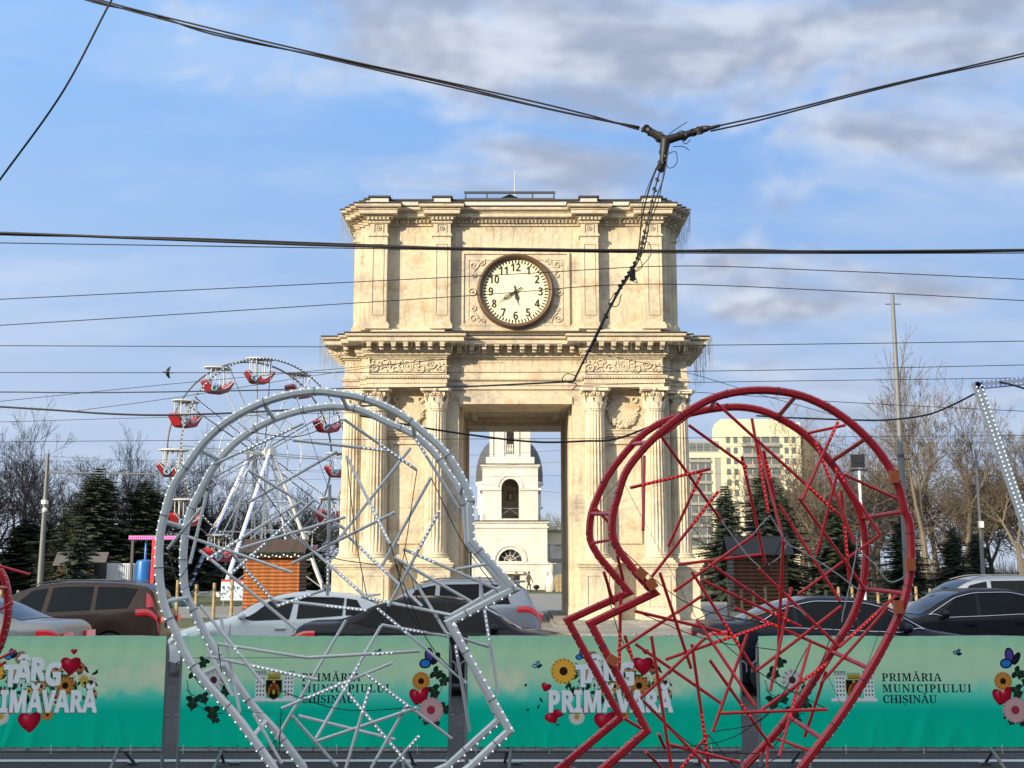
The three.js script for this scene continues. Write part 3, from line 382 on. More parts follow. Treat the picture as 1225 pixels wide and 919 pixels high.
function profileSculpture(name, label, front, back, rods, frameMat, rodMat, led, edgeBulb, base) {
  const t = thing(name, label, 'sculpture', base), T = g => g.translate(-base[0], -base[1], -base[2]);
  const pf = outline(front), pb = outline(back);
  const f1 = mesh('front_outline', T(frameGeo(pf, 0.046, 0.046, 0.012, front.z)), frameMat, t);
  const f2 = mesh('back_outline', T(frameGeo(pb, 0.046, 0.046, 0.012, back.z)), frameMat, t);
  // bulbs along the outlines
  const bulbs = []; for (const [x, y, nx, ny] of along(pf, 0.052)) bulbs.push(DOT2.clone().translate(x + nx * 0.02, y + ny * 0.02, front.z + 0.021));
  for (const [x, y, nx, ny] of along(pb, 0.052)) bulbs.push(DOT2.clone().translate(x + nx * 0.02, y + ny * 0.02, back.z + 0.021));
  tag(mesh('outline_bulbs', bulbs.map(T), edgeBulb, t), null, null, null, 'stuff');
  // clips: bands round the bar
  const clipGeo = []; for (const [x, y, nx, ny] of along(pf, 0.31)) { const a = Math.atan2(ny, nx); clipGeo.push(box(0.0495, 0.0035, 0.0495).rotateZ(a).translate(x, y, front.z)); } for (const [x, y, nx, ny] of along(pb, 0.33)) { const a = Math.atan2(ny, nx); clipGeo.push(box(0.0495, 0.0035, 0.0495).rotateZ(a).translate(x, y, back.z)); }
  tag(mesh('cable_ties', clipGeo.map(T), M.iron, t), null, null, null, 'stuff');
  // depth bars tying front to back
  const n = pf.length; for (let k = 0; k < 9; k++) { const i = Math.round((k + 0.4) / 9 * 108), a = pf[i]; let best = pb[0], bd = 9; for (const q of pb) { const dd = Math.hypot(q[0] - a[0] * 1.02, q[1] - a[1]); if (dd < bd) { bd = dd; best = q; } } mesh('depth_bar', T(rod(V(a[0], a[1], front.z), V(best[0], best[1], back.z), 0.014, 0.014, 8)), frameMat, t); }
  rods.forEach((r, i) => { const a = V(r[0], r[1], r[2]), b = V(r[3], r[4], r[5]); const m = mesh('light_rod', T(rod(a, b, 0.0098, 0.0098, 10)), rodMat, t);
    if (r.length > 6) { const L = a.distanceTo(b), g = [], l0 = r[6] * L, l1 = r[7] * L; for (let s = l0; s <= l1; s += 0.028) { const p = a.clone().lerp(b, s / L); g.push(DOT2.clone().translate(p.x, p.y, p.z + 0.0105)); } if (g.length) tag(mesh('rod_lights', g.map(T), led, m), null, null, null, 'stuff'); } });
  // thin feed cables between the rods
  const R = rng(rods.length), wires = []; for (let k = 0; k < 26; k++) { const p = rods[Math.floor(R() * rods.length)], q = rods[Math.floor(R() * rods.length)], a = V(p[0], p[1], p[2]), b = V(q[3], q[4], q[5]); if (a.distanceTo(b) > 1.1) continue; const m = a.clone().lerp(b, 0.5).add(V(0, -0.05 - 0.18 * R(), 0)); wires.push(tube([a, m, b], 0.0028, 14, 4)); }
  for (let k = 0; k < 14; k++) { const i = Math.floor(R() * 100), p = rods[Math.floor(R() * rods.length)], a = V(pf[i][0], pf[i][1], front.z), b = V(p[0], p[1], p[2]); if (a.distanceTo(b) > 1.0) continue; wires.push(rod(a, b, 0.0015, 0.0015, 4)); }
  tag(mesh('feed_cables', wires.map(T), M.cable, t), null, null, null, 'stuff');
  return t;
}
const whiteSculpture = profileSculpture('light_sculpture', 'silver grey tubular head profile with scattered white light rods', SCULPT.whiteFront, SCULPT.whiteBack, SCULPT.whiteRods, M.silver, M.silver, M.ledWhite, M.ledWhite, [-0.7, 0, -7.25]);
const redSculpture = profileSculpture('light_sculpture', 'red tubular head profile with scattered red light rods', SCULPT.redFront, SCULPT.redBack, SCULPT.redRods, M.redPaint, M.redRod, M.ledRed, M.bulb, [1.05, 0, -7.25]);
for (const [x, y, z, a] of [[0.759, 1.839, -6.96, 0.9], [0.818, 1.778, -6.96, 0.6], [0.584, 1.342, -6.96, 1.0]]) { const m = mesh('junction_box', box(0.055, 0.062, 0.04).rotateZ(a).translate(x - 1.05, y, z + 7.25), M.orange, redSculpture); m.userData.label = 'orange junction box'; }
for (const [x, y] of [[2.273, 2.408], [2.342, 1.892], [2.257, 1.646]]) mesh('junction_box', box(0.05, 0.075, 0.04).translate(x - 1.05, y, -6.96 + 7.25), M.orange, redSculpture).userData.label = 'orange junction box';
{ // the part seen of a third sculpture at the edge of the square
  const r = dup(redSculpture, [-4.37, 0, -7.25], 0, 'red tubular light sculpture standing beside the brown minivan side of the row'); r.scale.set(1, 0.8, 1);
  r.userData.label = 'lower red tubular light sculpture in front of the silver sedan';
}
{ // leaning lit frame beyond the red sculpture
  const t = thing('lit_frame', 'leaning silver frame studded with blue white lights', 'light frame', [4.2, 0, -7.6]);
  const P = [V(3.06, 3.06, -7.6), V(3.72, 3.12, -7.6), V(4.6, 2.2, -7.6), V(4.55, 0.05, -7.6), V(3.9, 0.05, -7.6)].map(p => p.sub(V(4.2, 0, -7.6)));
  const bar = (a, b) => { const d = b.clone().sub(a), L = d.length(), g = box(0.05, L + 0.04, 0.05); g.applyQuaternion(new THREE.Quaternion().setFromUnitVectors(UP, d.normalize())); const c = a.clone().lerp(b, 0.5); const m = mesh('frame_bar', g.translate(c.x, c.y, c.z), M.silver, t); const l = []; for (let s = 0.01; s < L; s += 0.03) for (const o of [-0.017, 0.017]) { const p = a.clone().lerp(b, s / L); l.push(DOT.clone().translate(p.x + o * Math.abs(d.y), p.y + o * Math.abs(d.x), p.z + 0.026)); } return [m, l]; };
  const [m1, l1] = bar(P[0], P[1]); tag(mesh('bar_lights', l1, M.ledBlue, m1), null, null, null, 'stuff');
  const [m2, l2] = bar(P[0], P[4]); tag(mesh('bar_lights', l2, M.ledWhite, m2), null, null, null, 'stuff');
  bar(P[1], P[2]); bar(P[2], P[3]);
}
// ---------------------------------------------------------------- crowd barriers with printed banners
function canvasTex(w, h, draw) { const c = document.createElement('canvas'); c.width = w; c.height = h; draw(c.getContext('2d'), w, h); const t = new THREE.CanvasTexture(c); t.colorSpace = THREE.SRGBColorSpace; t.magFilter = THREE.LinearFilter; return t; }
function backdrop(g, w, h, seed, soft) {
  const gr = g.createLinearGradient(0, 0, 0, h); gr.addColorStop(0, '#b4ecc2'); gr.addColorStop(0.16, '#d0f4c2'); gr.addColorStop(0.38, '#c8f0c8'); gr.addColorStop(0.55, '#5ce4c6'); gr.addColorStop(0.68, '#00ccaa'); gr.addColorStop(1, '#00d2a8'); g.fillStyle = gr; g.fillRect(0, 0, w, h);
  const R = rng(seed); for (let i = 0; i < 90; i++) { const right = i % 3, x = w * (right ? 0.66 + 0.36 * R() : 0.02 + 0.2 * R()), y = h * (0.30 + 0.22 * R() - (right ? 0.12 * (x / w - 0.66) : 0)), r = h * (0.03 + 0.075 * R()); const q = g.createRadialGradient(x, y, 0, x, y, r); q.addColorStop(0, `rgba(246,246,206,${soft})`); q.addColorStop(0.6, `rgba(246,246,206,${soft * 0.8})`); q.addColorStop(1, 'rgba(246,246,206,0)'); g.fillStyle = q; g.fillRect(x - r, y - r, 2 * r, 2 * r); }
}
function petals(g, x, y, r, n, c1, c2, core) { for (let k = 0; k < 2; k++) for (let i = 0; i < n; i++) { g.save(); g.translate(x, y); g.rotate((i + k * 0.5) / n * Math.PI * 2); g.fillStyle = k ? c1 : c2; g.beginPath(); g.ellipse(r * 0.62, 0, r * 0.42, r * 0.15, 0, 0, 7); g.fill(); g.restore(); } g.fillStyle = core; g.beginPath(); g.arc(x, y, r * 0.34, 0, 7); g.fill(); }
function heart(g, x, y, r, rot = 0) { g.save(); g.translate(x, y); g.rotate(rot); g.beginPath(); g.moveTo(0, r * 0.95); g.bezierCurveTo(-r * 1.5, 0, -r * 0.9, -r * 1.05, 0, -r * 0.45); g.bezierCurveTo(r * 0.9, -r * 1.05, r * 1.5, 0, 0, r * 0.95); const q = g.createRadialGradient(-r * 0.35, -r * 0.3, r * 0.05, 0, 0, r * 1.2); q.addColorStop(0, '#d8606e'); q.addColorStop(0.25, '#c81a34'); q.addColorStop(1, '#7a0a20'); g.fillStyle = q; g.fill(); g.restore(); }
function leafShape(g, x, y, r, a, c) { g.save(); g.translate(x, y); g.rotate(a); g.fillStyle = c; g.beginPath(); g.moveTo(-r, 0); g.quadraticCurveTo(0, -r * 0.7, r, 0); g.quadraticCurveTo(0, r * 0.7, -r, 0); g.fill(); g.restore(); }
function ivy(g, x, y, r, a) { g.save(); g.translate(x, y); g.rotate(a); g.fillStyle = '#1d3428'; g.beginPath(); g.moveTo(-r * 0.5, 0); g.bezierCurveTo(-r * 0.9, -r * 0.5, -r * 0.5, -r * 0.95, -r * 0.25, -r * 0.85); g.quadraticCurveTo(-r * 0.05, -r * 0.5, r * 0.05, -r * 0.42); g.quadraticCurveTo(r * 0.3, -r * 0.7, r * 0.55, -r * 0.62); g.quadraticCurveTo(r * 0.5, -r * 0.3, r * 1.1, 0); g.quadraticCurveTo(r * 0.5, r * 0.3, r * 0.5, r * 0.66); g.quadraticCurveTo(r * 0.25, r * 0.65, r * 0.05, r * 0.42); g.quadraticCurveTo(-r * 0.05, r * 0.5, -r * 0.3, r * 0.9); g.bezierCurveTo(-r * 0.6, r * 0.95, -r * 0.9, r * 0.5, -r * 0.5, 0); g.fill(); g.strokeStyle = '#48654c'; g.lineWidth = r * 0.05; g.beginPath(); g.moveTo(-r * 0.5, 0); g.lineTo(r * 0.9, 0); g.moveTo(-r * 0.4, 0); g.lineTo(r * 0.35, -r * 0.5); g.moveTo(-r * 0.4, 0); g.lineTo(r * 0.35, r * 0.5); g.stroke(); g.restore(); }
function butterfly(g, x, y, r, a, c1, c2) { g.save(); g.translate(x, y); g.rotate(a); for (const [ex, ey, rx, ry, t, c] of [[-0.35, -0.5, 0.38, 0.72, -0.25, c1], [-0.62, 0.25, 0.52, 0.4, -0.3, c2], [0.3, -0.35, 0.25, 0.6, 0.4, '#232233']]) { g.fillStyle = c; g.strokeStyle = '#16161f'; g.lineWidth = r * 0.13; g.beginPath(); g.ellipse(ex * r, ey * r, rx * r, ry * r, t, 0, 7); g.fill(); g.stroke(); } g.restore(); }
function spacedText(g, s, x, y, width) { let tot = 0; for (const c of s) tot += g.measureText(c).width; const gap = (width - tot) / (s.length - 1); for (const c of s) { g.fillText(c, x, y); x += g.measureText(c).width + gap; } }
const bannerFair = canvasTex(1600, 640, (g, w, h) => {
  backdrop(g, w, h, 3, 0.34); const X = f => f * w, Y = f => f * h, R = rng(8);
  for (let i = 0; i < 120; i++) leafShape(g, X(0.35 + 0.36 * R()), Y(0.28 + 0.32 * R()), 12 + 22 * R(), R() * 6.3, ['#20452d', '#2c5a35', '#17331f', '#4d7a43'][i % 4]);
  for (let i = 0; i < 26; i++) petals(g, X(0.40 + 0.34 * R()), Y(0.24 + 0.44 * R()), 14 + 20 * R(), 9, ['#d9a46c', '#e8dcc8', '#c9785a', '#e0c25e'][i % 4], ['#b06a42', '#c9bfae', '#9a4a38', '#b8942e'][i % 4], '#4a2a18');
  petals(g, X(0.353), Y(0.32), 72, 17, '#ffbe48', '#c77f1d', '#3a2012'); petals(g, X(0.46), Y(0.20), 40, 9, '#c08a70', '#8d5540', '#3d1d14'); petals(g, X(0.63), Y(0.45), 55, 12, '#c9823c', '#8f5522', '#2c180e');
  heart(g, X(0.289), Y(0.46), 32, 0.3); heart(g, X(0.31), Y(0.73), 46, -0.5); heart(g, X(0.335), Y(0.70), 30, 0.6); heart(g, X(0.646), Y(0.26), 66); heart(g, X(0.656), Y(0.14), 20);
  petals(g, X(0.40), Y(0.73), 46, 16, '#e4dfd3', '#c4bdb0', '#c9a83f'); petals(g, X(0.57), Y(0.71), 34, 12, '#d98a3c', '#b5662a', '#6a3516'); leafShape(g, X(0.27), Y(0.58), 18, 1, '#20452d'); leafShape(g, X(0.26), Y(0.64), 16, 2, '#20452d'); petals(g, X(0.735), Y(0.62), 24, 6, '#c98a5a', '#7a3a2a', '#2a1510');
  for (let i = 0; i < 14; i++) leafShape(g, X(0.70 + 0.05 * R()), Y(0.28 + 0.35 * R()), 12 + 10 * R(), R() * 6, '#22382c'); leafShape(g, X(0.33), Y(0.8), 14, 0.4, '#3a2420');
  const word = (s, x0, x1, y, size, sp = 'bold') => { g.font = `${sp} ${size}px sans-serif`; g.textBaseline = 'alphabetic'; const mw = g.measureText(s).width; for (let k = 9; k >= 0; k--) { g.save(); g.translate(x0 - k * 0.9 + 9, y + k * 1.3); g.scale((x1 - x0) / mw, 1); g.fillStyle = k ? (k > 6 ? '#51605a' : '#a9b6b0') : '#ffffff'; g.fillText(s, 0, 0); if (!k) { g.strokeStyle = '#ffffff'; g.lineWidth = size * 0.05; g.strokeText(s, 0, 0); } g.restore(); } };
  word('T', X(0.392), X(0.445), Y(0.455), 170); word('Â', X(0.43), X(0.50), Y(0.42), 172); word('R', X(0.488), X(0.548), Y(0.40), 180); word('G', X(0.545), X(0.612), Y(0.445), 178);
  word('PRIMĂVARĂ', X(0.287), X(0.745), Y(0.685), 168);
  g.font = 'italic bold 60px serif'; g.fillStyle = '#dfe8df'; g.fillText('de', X(0.452), Y(0.475));
  heart(g, X(0.506), Y(0.765), 74, -0.1); butterfly(g, X(0.425), Y(0.19), 36, 0.3, '#3f66c9', '#3b8ad6'); butterfly(g, X(0.258), Y(0.28), 26, 0.6, '#7fb4c9', '#9cc4d6'); butterfly(g, X(0.215), Y(0.45), 9, 0, '#39443f', '#39443f'); butterfly(g, X(0.222), Y(0.67), 9, 0, '#233', '#233');
});
const bannerHall = canvasTex(1600, 640, (g, w, h) => {
  backdrop(g, w, h, 5, 0.05); const X = f => f * w, Y = f => f * h, R = rng(4);
  g.strokeStyle = '#23382c'; g.lineWidth = 4; for (const [a, b, c, d] of [[0.02, 0.40, 0.16, 0.70], [0.02, 0.48, 0.09, 0.56], [0.05, 0.36, 0.16, 0.52]]) { g.beginPath(); g.moveTo(X(a), Y(b)); g.quadraticCurveTo(X(a + 0.02), Y(d), X(c), Y(d)); g.stroke(); }
  for (const [x, y, r, a] of [[0.05, 0.34, 46, 0.4], [0.08, 0.24, 40, 2], [0.045, 0.60, 50, 1.7], [0.085, 0.56, 42, 1.2], [0.12, 0.69, 54, 1.5], [0.165, 0.50, 40, 0.4], [0.17, 0.62, 34, 2.6], [0.135, 0.76, 26, 0.2]]) ivy(g, X(x), Y(y), r, a);
  petals(g, X(0.12), Y(0.40), 62, 11, '#d9d3cc', '#a9a096', '#57303a'); leafShape(g, X(0.155), Y(0.40), 34, 1.1, '#48654a'); leafShape(g, X(0.17), Y(0.58), 36, 1.3, '#3a5a40');
  // towers, shield and crown
  const tower = x => { g.fillStyle = '#f0f2ec'; g.fillRect(x, Y(0.335), 62, Y(0.235)); g.fillStyle = '#b7bcb4'; g.fillRect(x - 5, Y(0.325), 72, 22); g.fillStyle = '#4b524d'; for (let i = 0; i < 4; i++) g.fillRect(x - 2 + i * 18, Y(0.318), 9, 9); for (let r = 0; r < 5; r++) for (let c = 0; c < 3; c++) g.fillRect(x + 8 + c * 19, Y(0.375) + r * 24, 8, 11); };
  tower(X(0.277)); tower(X(0.382)); g.fillStyle = '#f4f5f0'; g.fillRect(X(0.262), Y(0.565), X(0.168), 15); g.fillStyle = '#c2c7c0'; g.fillRect(X(0.262), Y(0.588), X(0.168), 7);
  g.fillStyle = '#15171b'; g.strokeStyle = '#8a7434'; g.lineWidth = 4; g.beginPath(); g.moveTo(X(0.317), Y(0.40)); g.lineTo(X(0.376), Y(0.40)); g.lineTo(X(0.376), Y(0.49)); g.quadraticCurveTo(X(0.372), Y(0.555), X(0.3465), Y(0.575)); g.quadraticCurveTo(X(0.321), Y(0.555), X(0.317), Y(0.49)); g.closePath(); g.fill(); g.stroke();
  g.fillStyle = '#8c3a22'; g.beginPath(); g.ellipse(X(0.3465), Y(0.475), 14, 34, 0, 0, 7); g.fill(); for (const q of [-1, 1]) { g.save(); g.translate(X(0.3465), Y(0.475)); g.scale(q, 1); g.fillStyle = '#a9702a'; for (let i = 0; i < 4; i++) { g.beginPath(); g.ellipse(22 + i * 3, -8 + i * 12, 7, 22, -0.5 + i * 0.12, 0, 7); g.fill(); } g.restore(); } g.fillStyle = '#c9a64a'; g.beginPath(); g.arc(X(0.3465), Y(0.415), 9, 0, 7); g.fill(); g.fillStyle = '#b8b23a'; g.fillRect(X(0.3465) - 8, Y(0.49), 16, 24);
  g.fillStyle = '#b99a3c'; g.fillRect(X(0.3235), Y(0.355), X(0.046), 24); for (let i = 0; i < 7; i++) g.fillRect(X(0.3225) + i * 11.4, Y(0.335), 8, 22); g.fillStyle = '#8a6f22'; g.fillRect(X(0.3235), Y(0.378), X(0.046), 7);
  g.fillStyle = '#20332c'; g.font = 'bold 64px serif'; spacedText(g, 'PRIMĂRIA', X(0.449), Y(0.412), X(0.222)); spacedText(g, 'MUNICIPIULUI', X(0.449), Y(0.512), X(0.33)); spacedText(g, 'CHIȘINĂU', X(0.449), Y(0.608), X(0.2));
  butterfly(g, X(0.735), Y(0.165), 24, 0.9, '#5d7f94', '#86a5b5'); for (const [x, y, r, a] of [[0.955, 0.34, 46, 0.5], [0.985, 0.40, 44, 2.2], [0.945, 0.50, 50, 1.2], [0.985, 0.66, 44, 0.3], [0.92, 0.76, 34, 2], [0.955, 0.78, 30, 1], [0.9, 0.72, 24, 0]]) ivy(g, X(x), Y(y), r, a); g.beginPath(); g.moveTo(X(0.95), Y(0.6)); g.lineTo(X(0.985), Y(0.42)); g.stroke();
  butterfly(g, X(0.937), Y(0.235), 62, 0.15, '#5a49a0', '#2f7fd0'); petals(g, X(0.897), Y(0.41), 52, 14, '#d98f3e', '#b5702a', '#33180e'); petals(g, X(0.935), Y(0.67), 72, 20, '#d9a9a9', '#b87a80', '#a8394a'); heart(g, X(0.885), Y(0.545), 58, 0.2); heart(g, X(0.905), Y(0.52), 44, -0.5); g.fillStyle = '#f5c9a0'; g.beginPath(); g.arc(X(0.893), Y(0.50), 7, 0, 7); g.fill();
});
function barrier(label, x0, w, map, seed) {
  const t = thing('crowd_barrier', label, 'barrier', [x0 + w / 2, 0, -11.5], 0, 'crowd barriers along the road'), R = rng(seed), hw = w / 2;
  // rounded outer frame
  const steel = M.galv, r = 0.019;
  mesh('frame', tube([V(-hw, 0.17, 0), V(-hw, 0.6, 0), V(-hw, 1.12, 0), V(-hw + 0.02, 1.19, 0), V(-hw + 0.09, 1.215, 0), V(0, 1.215, 0), V(hw - 0.09, 1.215, 0), V(hw - 0.02, 1.19, 0), V(hw, 1.12, 0), V(hw, 0.6, 0), V(hw, 0.17, 0)], r, 90, 8), steel, t);
  mesh('bottom_rail', rod(V(-hw, 0.175, 0), V(hw, 0.175, 0), r, r, 8), steel, t);
  const bar = rod(V(0, 0.175, 0), V(0, 1.21, 0), 0.008, 0.008, 6); for (let i = 1; i < 20; i++) mesh('upright_bar', bar, steel, t).position.x = -hw + i * w / 20;
  for (const s of [-1, 1]) { const fx = s * (hw - 0.42); mesh('foot', [rod(V(fx, 0.2, 0), V(fx + s * 0.02, 0.02, 0.30), 0.016, 0.016, 8), rod(V(fx + s * 0.03, 0.2, 0), V(fx + s * 0.06, 0.02, -0.30), 0.016, 0.016, 8), bx(fx - 0.03, fx + 0.06, 0, 0.02, 0.27, 0.33), bx(fx, fx + 0.1, 0, 0.02, -0.33, -0.27)], s > 0 ? steel : M.pole, t); mesh('leg_stub', rod(V(s * hw, 0, 0), V(s * hw, 0.18, 0), 0.019, 0.019, 8), steel, t); mesh('hook', tube([V(s * hw, 0.98, 0), V(s * (hw + 0.03), 1.0, 0.02), V(s * (hw + 0.06), 0.97, 0.02), V(s * (hw + 0.065), 0.9, 0.02)], 0.009, 14, 6), steel, t); mesh('hook', tube([V(s * hw, 0.5, 0), V(s * (hw + 0.05), 0.5, 0.01)], 0.008, 6, 6), steel, t); }
  // the cloth: pulled tight at the edge, with slack folds running down from the ties
  const g = new THREE.PlaneGeometry(w - 0.01, 1.03, 150, 60), p = g.attributes.position;
  const folds = []; for (let i = 0; i < 9; i++) folds.push([(R() - 0.5) * w, 0.25 + 0.5 * R(), (R() - 0.5) * 1.4, 0.02 + 0.045 * R(), 0.005 + 0.016 * R() * R()]);
  for (let i = 0; i < p.count; i++) { const x = p.getX(i), y = p.getY(i); let z = 0.024 + 0.005 * fbm(x * 1.3 + seed, y * 1.6, seed, 3) + 0.0035 * Math.sin(x * 27 + seed) * sstep(0.2, 0.5, Math.abs(y)); for (const [fx, fh, sl, wd, am] of folds) { const dx = x - fx - (y + 0.5) * sl; z += am * Math.exp(-dx * dx / wd / wd) * sstep(fh - 0.5, -0.5, y) * 1.3; } p.setZ(i, z); if (Math.abs(y) > 0.5) p.setY(i, y + 0.002 * Math.sin(x * 27 + seed)); }
  g.computeVertexNormals(); const b = mesh('banner', g.translate(0, 0.725, 0), phys(0xffffff, 0.85, { map, side: THREE.DoubleSide, specularIntensity: 0.2 }), t);
  const ties = []; for (let i = 0; i <= 10; i++) { const x = -hw + 0.06 + i * (w - 0.12) / 10 + (R() - 0.5) * 0.05; mesh('tie', rod(V(x, 0.235, 0.026), V(x + (R() - 0.5) * 0.03, 0.15, 0.022), 0.004, 0.004, 5), i % 3 ? M.galv : M.bulb, t); }
  return t;
}
barrier('crowd barrier with spring fair banner in front of the brown minivan', -5.88, 2.57, bannerFair, 11);
barrier('crowd barrier with city hall banner behind the silver sculpture', -3.16, 2.56, bannerHall, 12);
barrier('crowd barrier with spring fair banner between the two tall sculptures', -0.43, 2.61, bannerFair, 13);
barrier('crowd barrier with city hall banner in front of the black sedans', 2.36, 2.6, bannerHall, 14);
// ---------------------------------------------------------------- cars (nose towards -x)
function curve1(pts) { // monotone-ish interpolation through [x,y]
  return x => { let i = 0; while (i < pts.length - 2 && x > pts[i + 1][0]) i++; const p0 = pts[Math.max(0, i - 1)], p1 = pts[i], p2 = pts[i + 1], p3 = pts[Math.min(pts.length - 1, i + 2)], h = p2[0] - p1[0] || 1, t = Math.min(1, Math.max(0, (x - p1[0]) / h));
    const d1 = (p2[1] - p1[1]) / h, m = (a, b) => (a * b <= 0 ? 0 : 2 * a * b / (a + b)); const dA = i > 0 ? m((p1[1] - p0[1]) / (p1[0] - p0[0] || 1), d1) : d1, dB = i < pts.length - 2 ? m(d1, (p3[1] - p2[1]) / (p3[0] - p2[0] || 1)) : d1;
    const t2 = t * t, t3 = t2 * t; return (2 * t3 - 3 * t2 + 1) * p1[1] + (t3 - 2 * t2 + t) * h * dA + (-2 * t3 + 3 * t2) * p2[1] + (t3 - t2) * h * dB; };
}
function gridGeo(nu, nv, fn) { const pos = [], idx = []; for (let j = 0; j <= nv; j++) for (let i = 0; i <= nu; i++) { const p = fn(i / nu, j / nv); pos.push(p[0], p[1], p[2]); } for (let j = 0; j < nv; j++) for (let i = 0; i < nu; i++) { const a = j * (nu + 1) + i, b = a + 1, c = a + nu + 1, d = c + 1; idx.push(a, b, c, b, d, c); } const g = new THREE.BufferGeometry(); g.setAttribute('position', new THREE.Float32BufferAttribute(pos, 3)); g.setIndex(idx); g.computeVertexNormals(); return g; }
const tyreGeo = lathe([[0.20, -0.095], [0.30, -0.105], [0.325, -0.085], [0.33, 0], [0.325, 0.085], [0.30, 0.105], [0.20, 0.095]], 36).rotateX(Math.PI / 2);
const rimGeo = (() => { const g = [new THREE.CylinderGeometry(0.205, 0.205, 0.17, 30, 1, true).rotateX(Math.PI / 2), new THREE.CylinderGeometry(0.055, 0.06, 0.05, 16).rotateX(Math.PI / 2).translate(0, 0, 0.075)]; for (let i = 0; i < 5; i++) for (const q of [-0.12, 0.12]) g.push(box(0.03, 0.17, 0.025, 0, 0.115, 0.075).rotateZ(i / 5 * Math.PI * 2 + q)); g.push(new THREE.TorusGeometry(0.205, 0.012, 6, 30).translate(0, 0, 0.085)); return merge(g); })();
function car(name, label, spec, paint, pos, right) {
  const { L, W, top, belt, side, wind, rear, wheels } = spec, T = curve1(top), B = curve1(belt), hw = x => W / 2 * (1 - 0.16 * Math.pow(Math.abs(2 * x / L - 1), 5) - 0.05 * Math.pow(Math.abs(2 * x / L - 1), 14));
  const t = thing(name, label, 'car', pos, right ? Math.PI : 0, 'cars on the road');
  const AR = 0.365, sill = x => { let s = mix(0.2, 0.27, Math.pow(Math.abs(2 * x / L - 1), 8)); for (const w of wheels) { const d = Math.abs(x - w); if (d < AR) s = Math.max(s, 0.33 + Math.sqrt(AR * AR - d * d)); } return s; };
  function sec(x) { // half section from sill to roof middle
    const w = hw(x), s = sill(x), b = B(x), h = Math.max(0.012, T(x) - b), c = sstep(0.13, 0.36, h), P = [];
    for (const [k, q] of [[0, 0.962], [0.2, 0.985], [0.45, 1], [0.62, 0.996], [0.7, 0.985], [0.9, 0.975], [1, 0.95]]) P.push([w * q, s + k * (b - s)]);
    const e = w * 0.95; P.push([mix(w * 0.90, e - 0.015, c), b + h * mix(0.5, 0.04, c)]);
    P.push([mix(w * 0.84, e - 0.36 * h, c), b + h * mix(0.72, 0.86, c)]); P.push([mix(w * 0.70, e - 0.36 * h - 0.07, c), b + h * mix(0.88, 0.955, c)]); P.push([mix(w * 0.5, e - 0.36 * h - 0.20, c), b + h * mix(0.96, 0.985, c)]); P.push([0, b + h]);
    return P;
  }
  const n = 96, prof2 = [...Array(n + 1).keys()].map(i => { const u = i / n; return L * (u < 0.04 ? u * 0.4 : u > 0.96 ? 1 - (1 - u) * 0.4 : mix(0.016, 0.984, (u - 0.04) / 0.92)); });
  const S0 = sec(0), rows = S0.length * 2 - 1;
  const body = gridGeo(n, rows - 1, (u, v) => { const x = prof2[Math.round(u * n)], P = sec(x), k = Math.round(v * (rows - 1)), m = P.length - 1, p = k <= m ? P[k] : P[2 * m - k], sg = k <= m ? 1 : -1; return [x, p[1], p[0] * sg]; });
  const caps = [0, L].map(x => { const P = sec(x), pts = [...P.map(p => [p[0], p[1]]), ...P.slice(0, -1).reverse().map(p => [-p[0], p[1]])]; return new THREE.ShapeGeometry(new THREE.Shape(pts.map(p => new THREE.Vector2(p[0], p[1])))).rotateY(-Math.PI / 2).translate(x, 0, 0); });
  const bm = mesh('body', [body, ...caps], paint, t); bm.material.side = THREE.DoubleSide;
  mesh('underbody', [bx(0.3, L - 0.3, 0.19, 0.5, -W / 2 + 0.14, W / 2 - 0.14)], M.black, t);
  // point on the glasshouse side, k from belt to roof edge, sg = side
  const sp = (x, k, sg, o) => { const P = sec(x), a = P[7], b = P[8], nx = (b[1] - a[1]), ny = -(b[0] - a[0]), l = Math.hypot(nx, ny) || 1; return [x, mix(a[1], b[1], k) + ny / l * o, sg * (mix(a[0], b[0], k) + nx / l * o)]; };
  const sideP = (x, k, sg, o) => { const P = sec(x).slice(0, 7), y0 = P[0][1], y1 = P[6][1], y = mix(y0, y1, k); let i = 0; while (i < 5 && P[i + 1][1] < y) i++; const f = (y - P[i][1]) / (P[i + 1][1] - P[i][1]); return [x, y, sg * (mix(P[i][0], P[i + 1][0], f) + o)]; };
  for (const sg of [1, -1]) {
    for (const [b0, b1, t0, t1] of side) { const g = gridGeo(14, 6, (u, v) => { const k = 0.02 + 0.93 * v; return sp(mix(mix(b0, b1, u), mix(t0, t1, u), v), k, sg, 0.007); }); const m = mesh('side_window', g, spec.glass || M.glassDark, t); m.material.side = THREE.DoubleSide; }
    if (spec.chrome) { const a = side[0], z = side[side.length - 1], lo = [], up = []; for (let i = 0; i <= 30; i++) { const u = i / 30; lo.push(V(...sp(mix(a[0] - 0.04, z[1] + 0.04, u), 0.0, sg, 0.01))); } const lx = mix(a[0], a[2], 1) , rx = z[3]; for (let i = 0; i <= 30; i++) { const u = i / 30, x = mix(a[0] - 0.04, z[1] + 0.04, u), k = Math.min(sstep(-0.02, 0.0001, 0), 1); up.push(V(...sp(mix(lx - 0.03, rx + 0.04, u), 0.985, sg, 0.012))); } mesh('chrome_trim', tube([...lo], 0.011, 60, 5), M.chrome, t); mesh('chrome_trim', tube([lo[0], ...up, lo[30]], 0.011, 80, 5), M.chrome, t); }
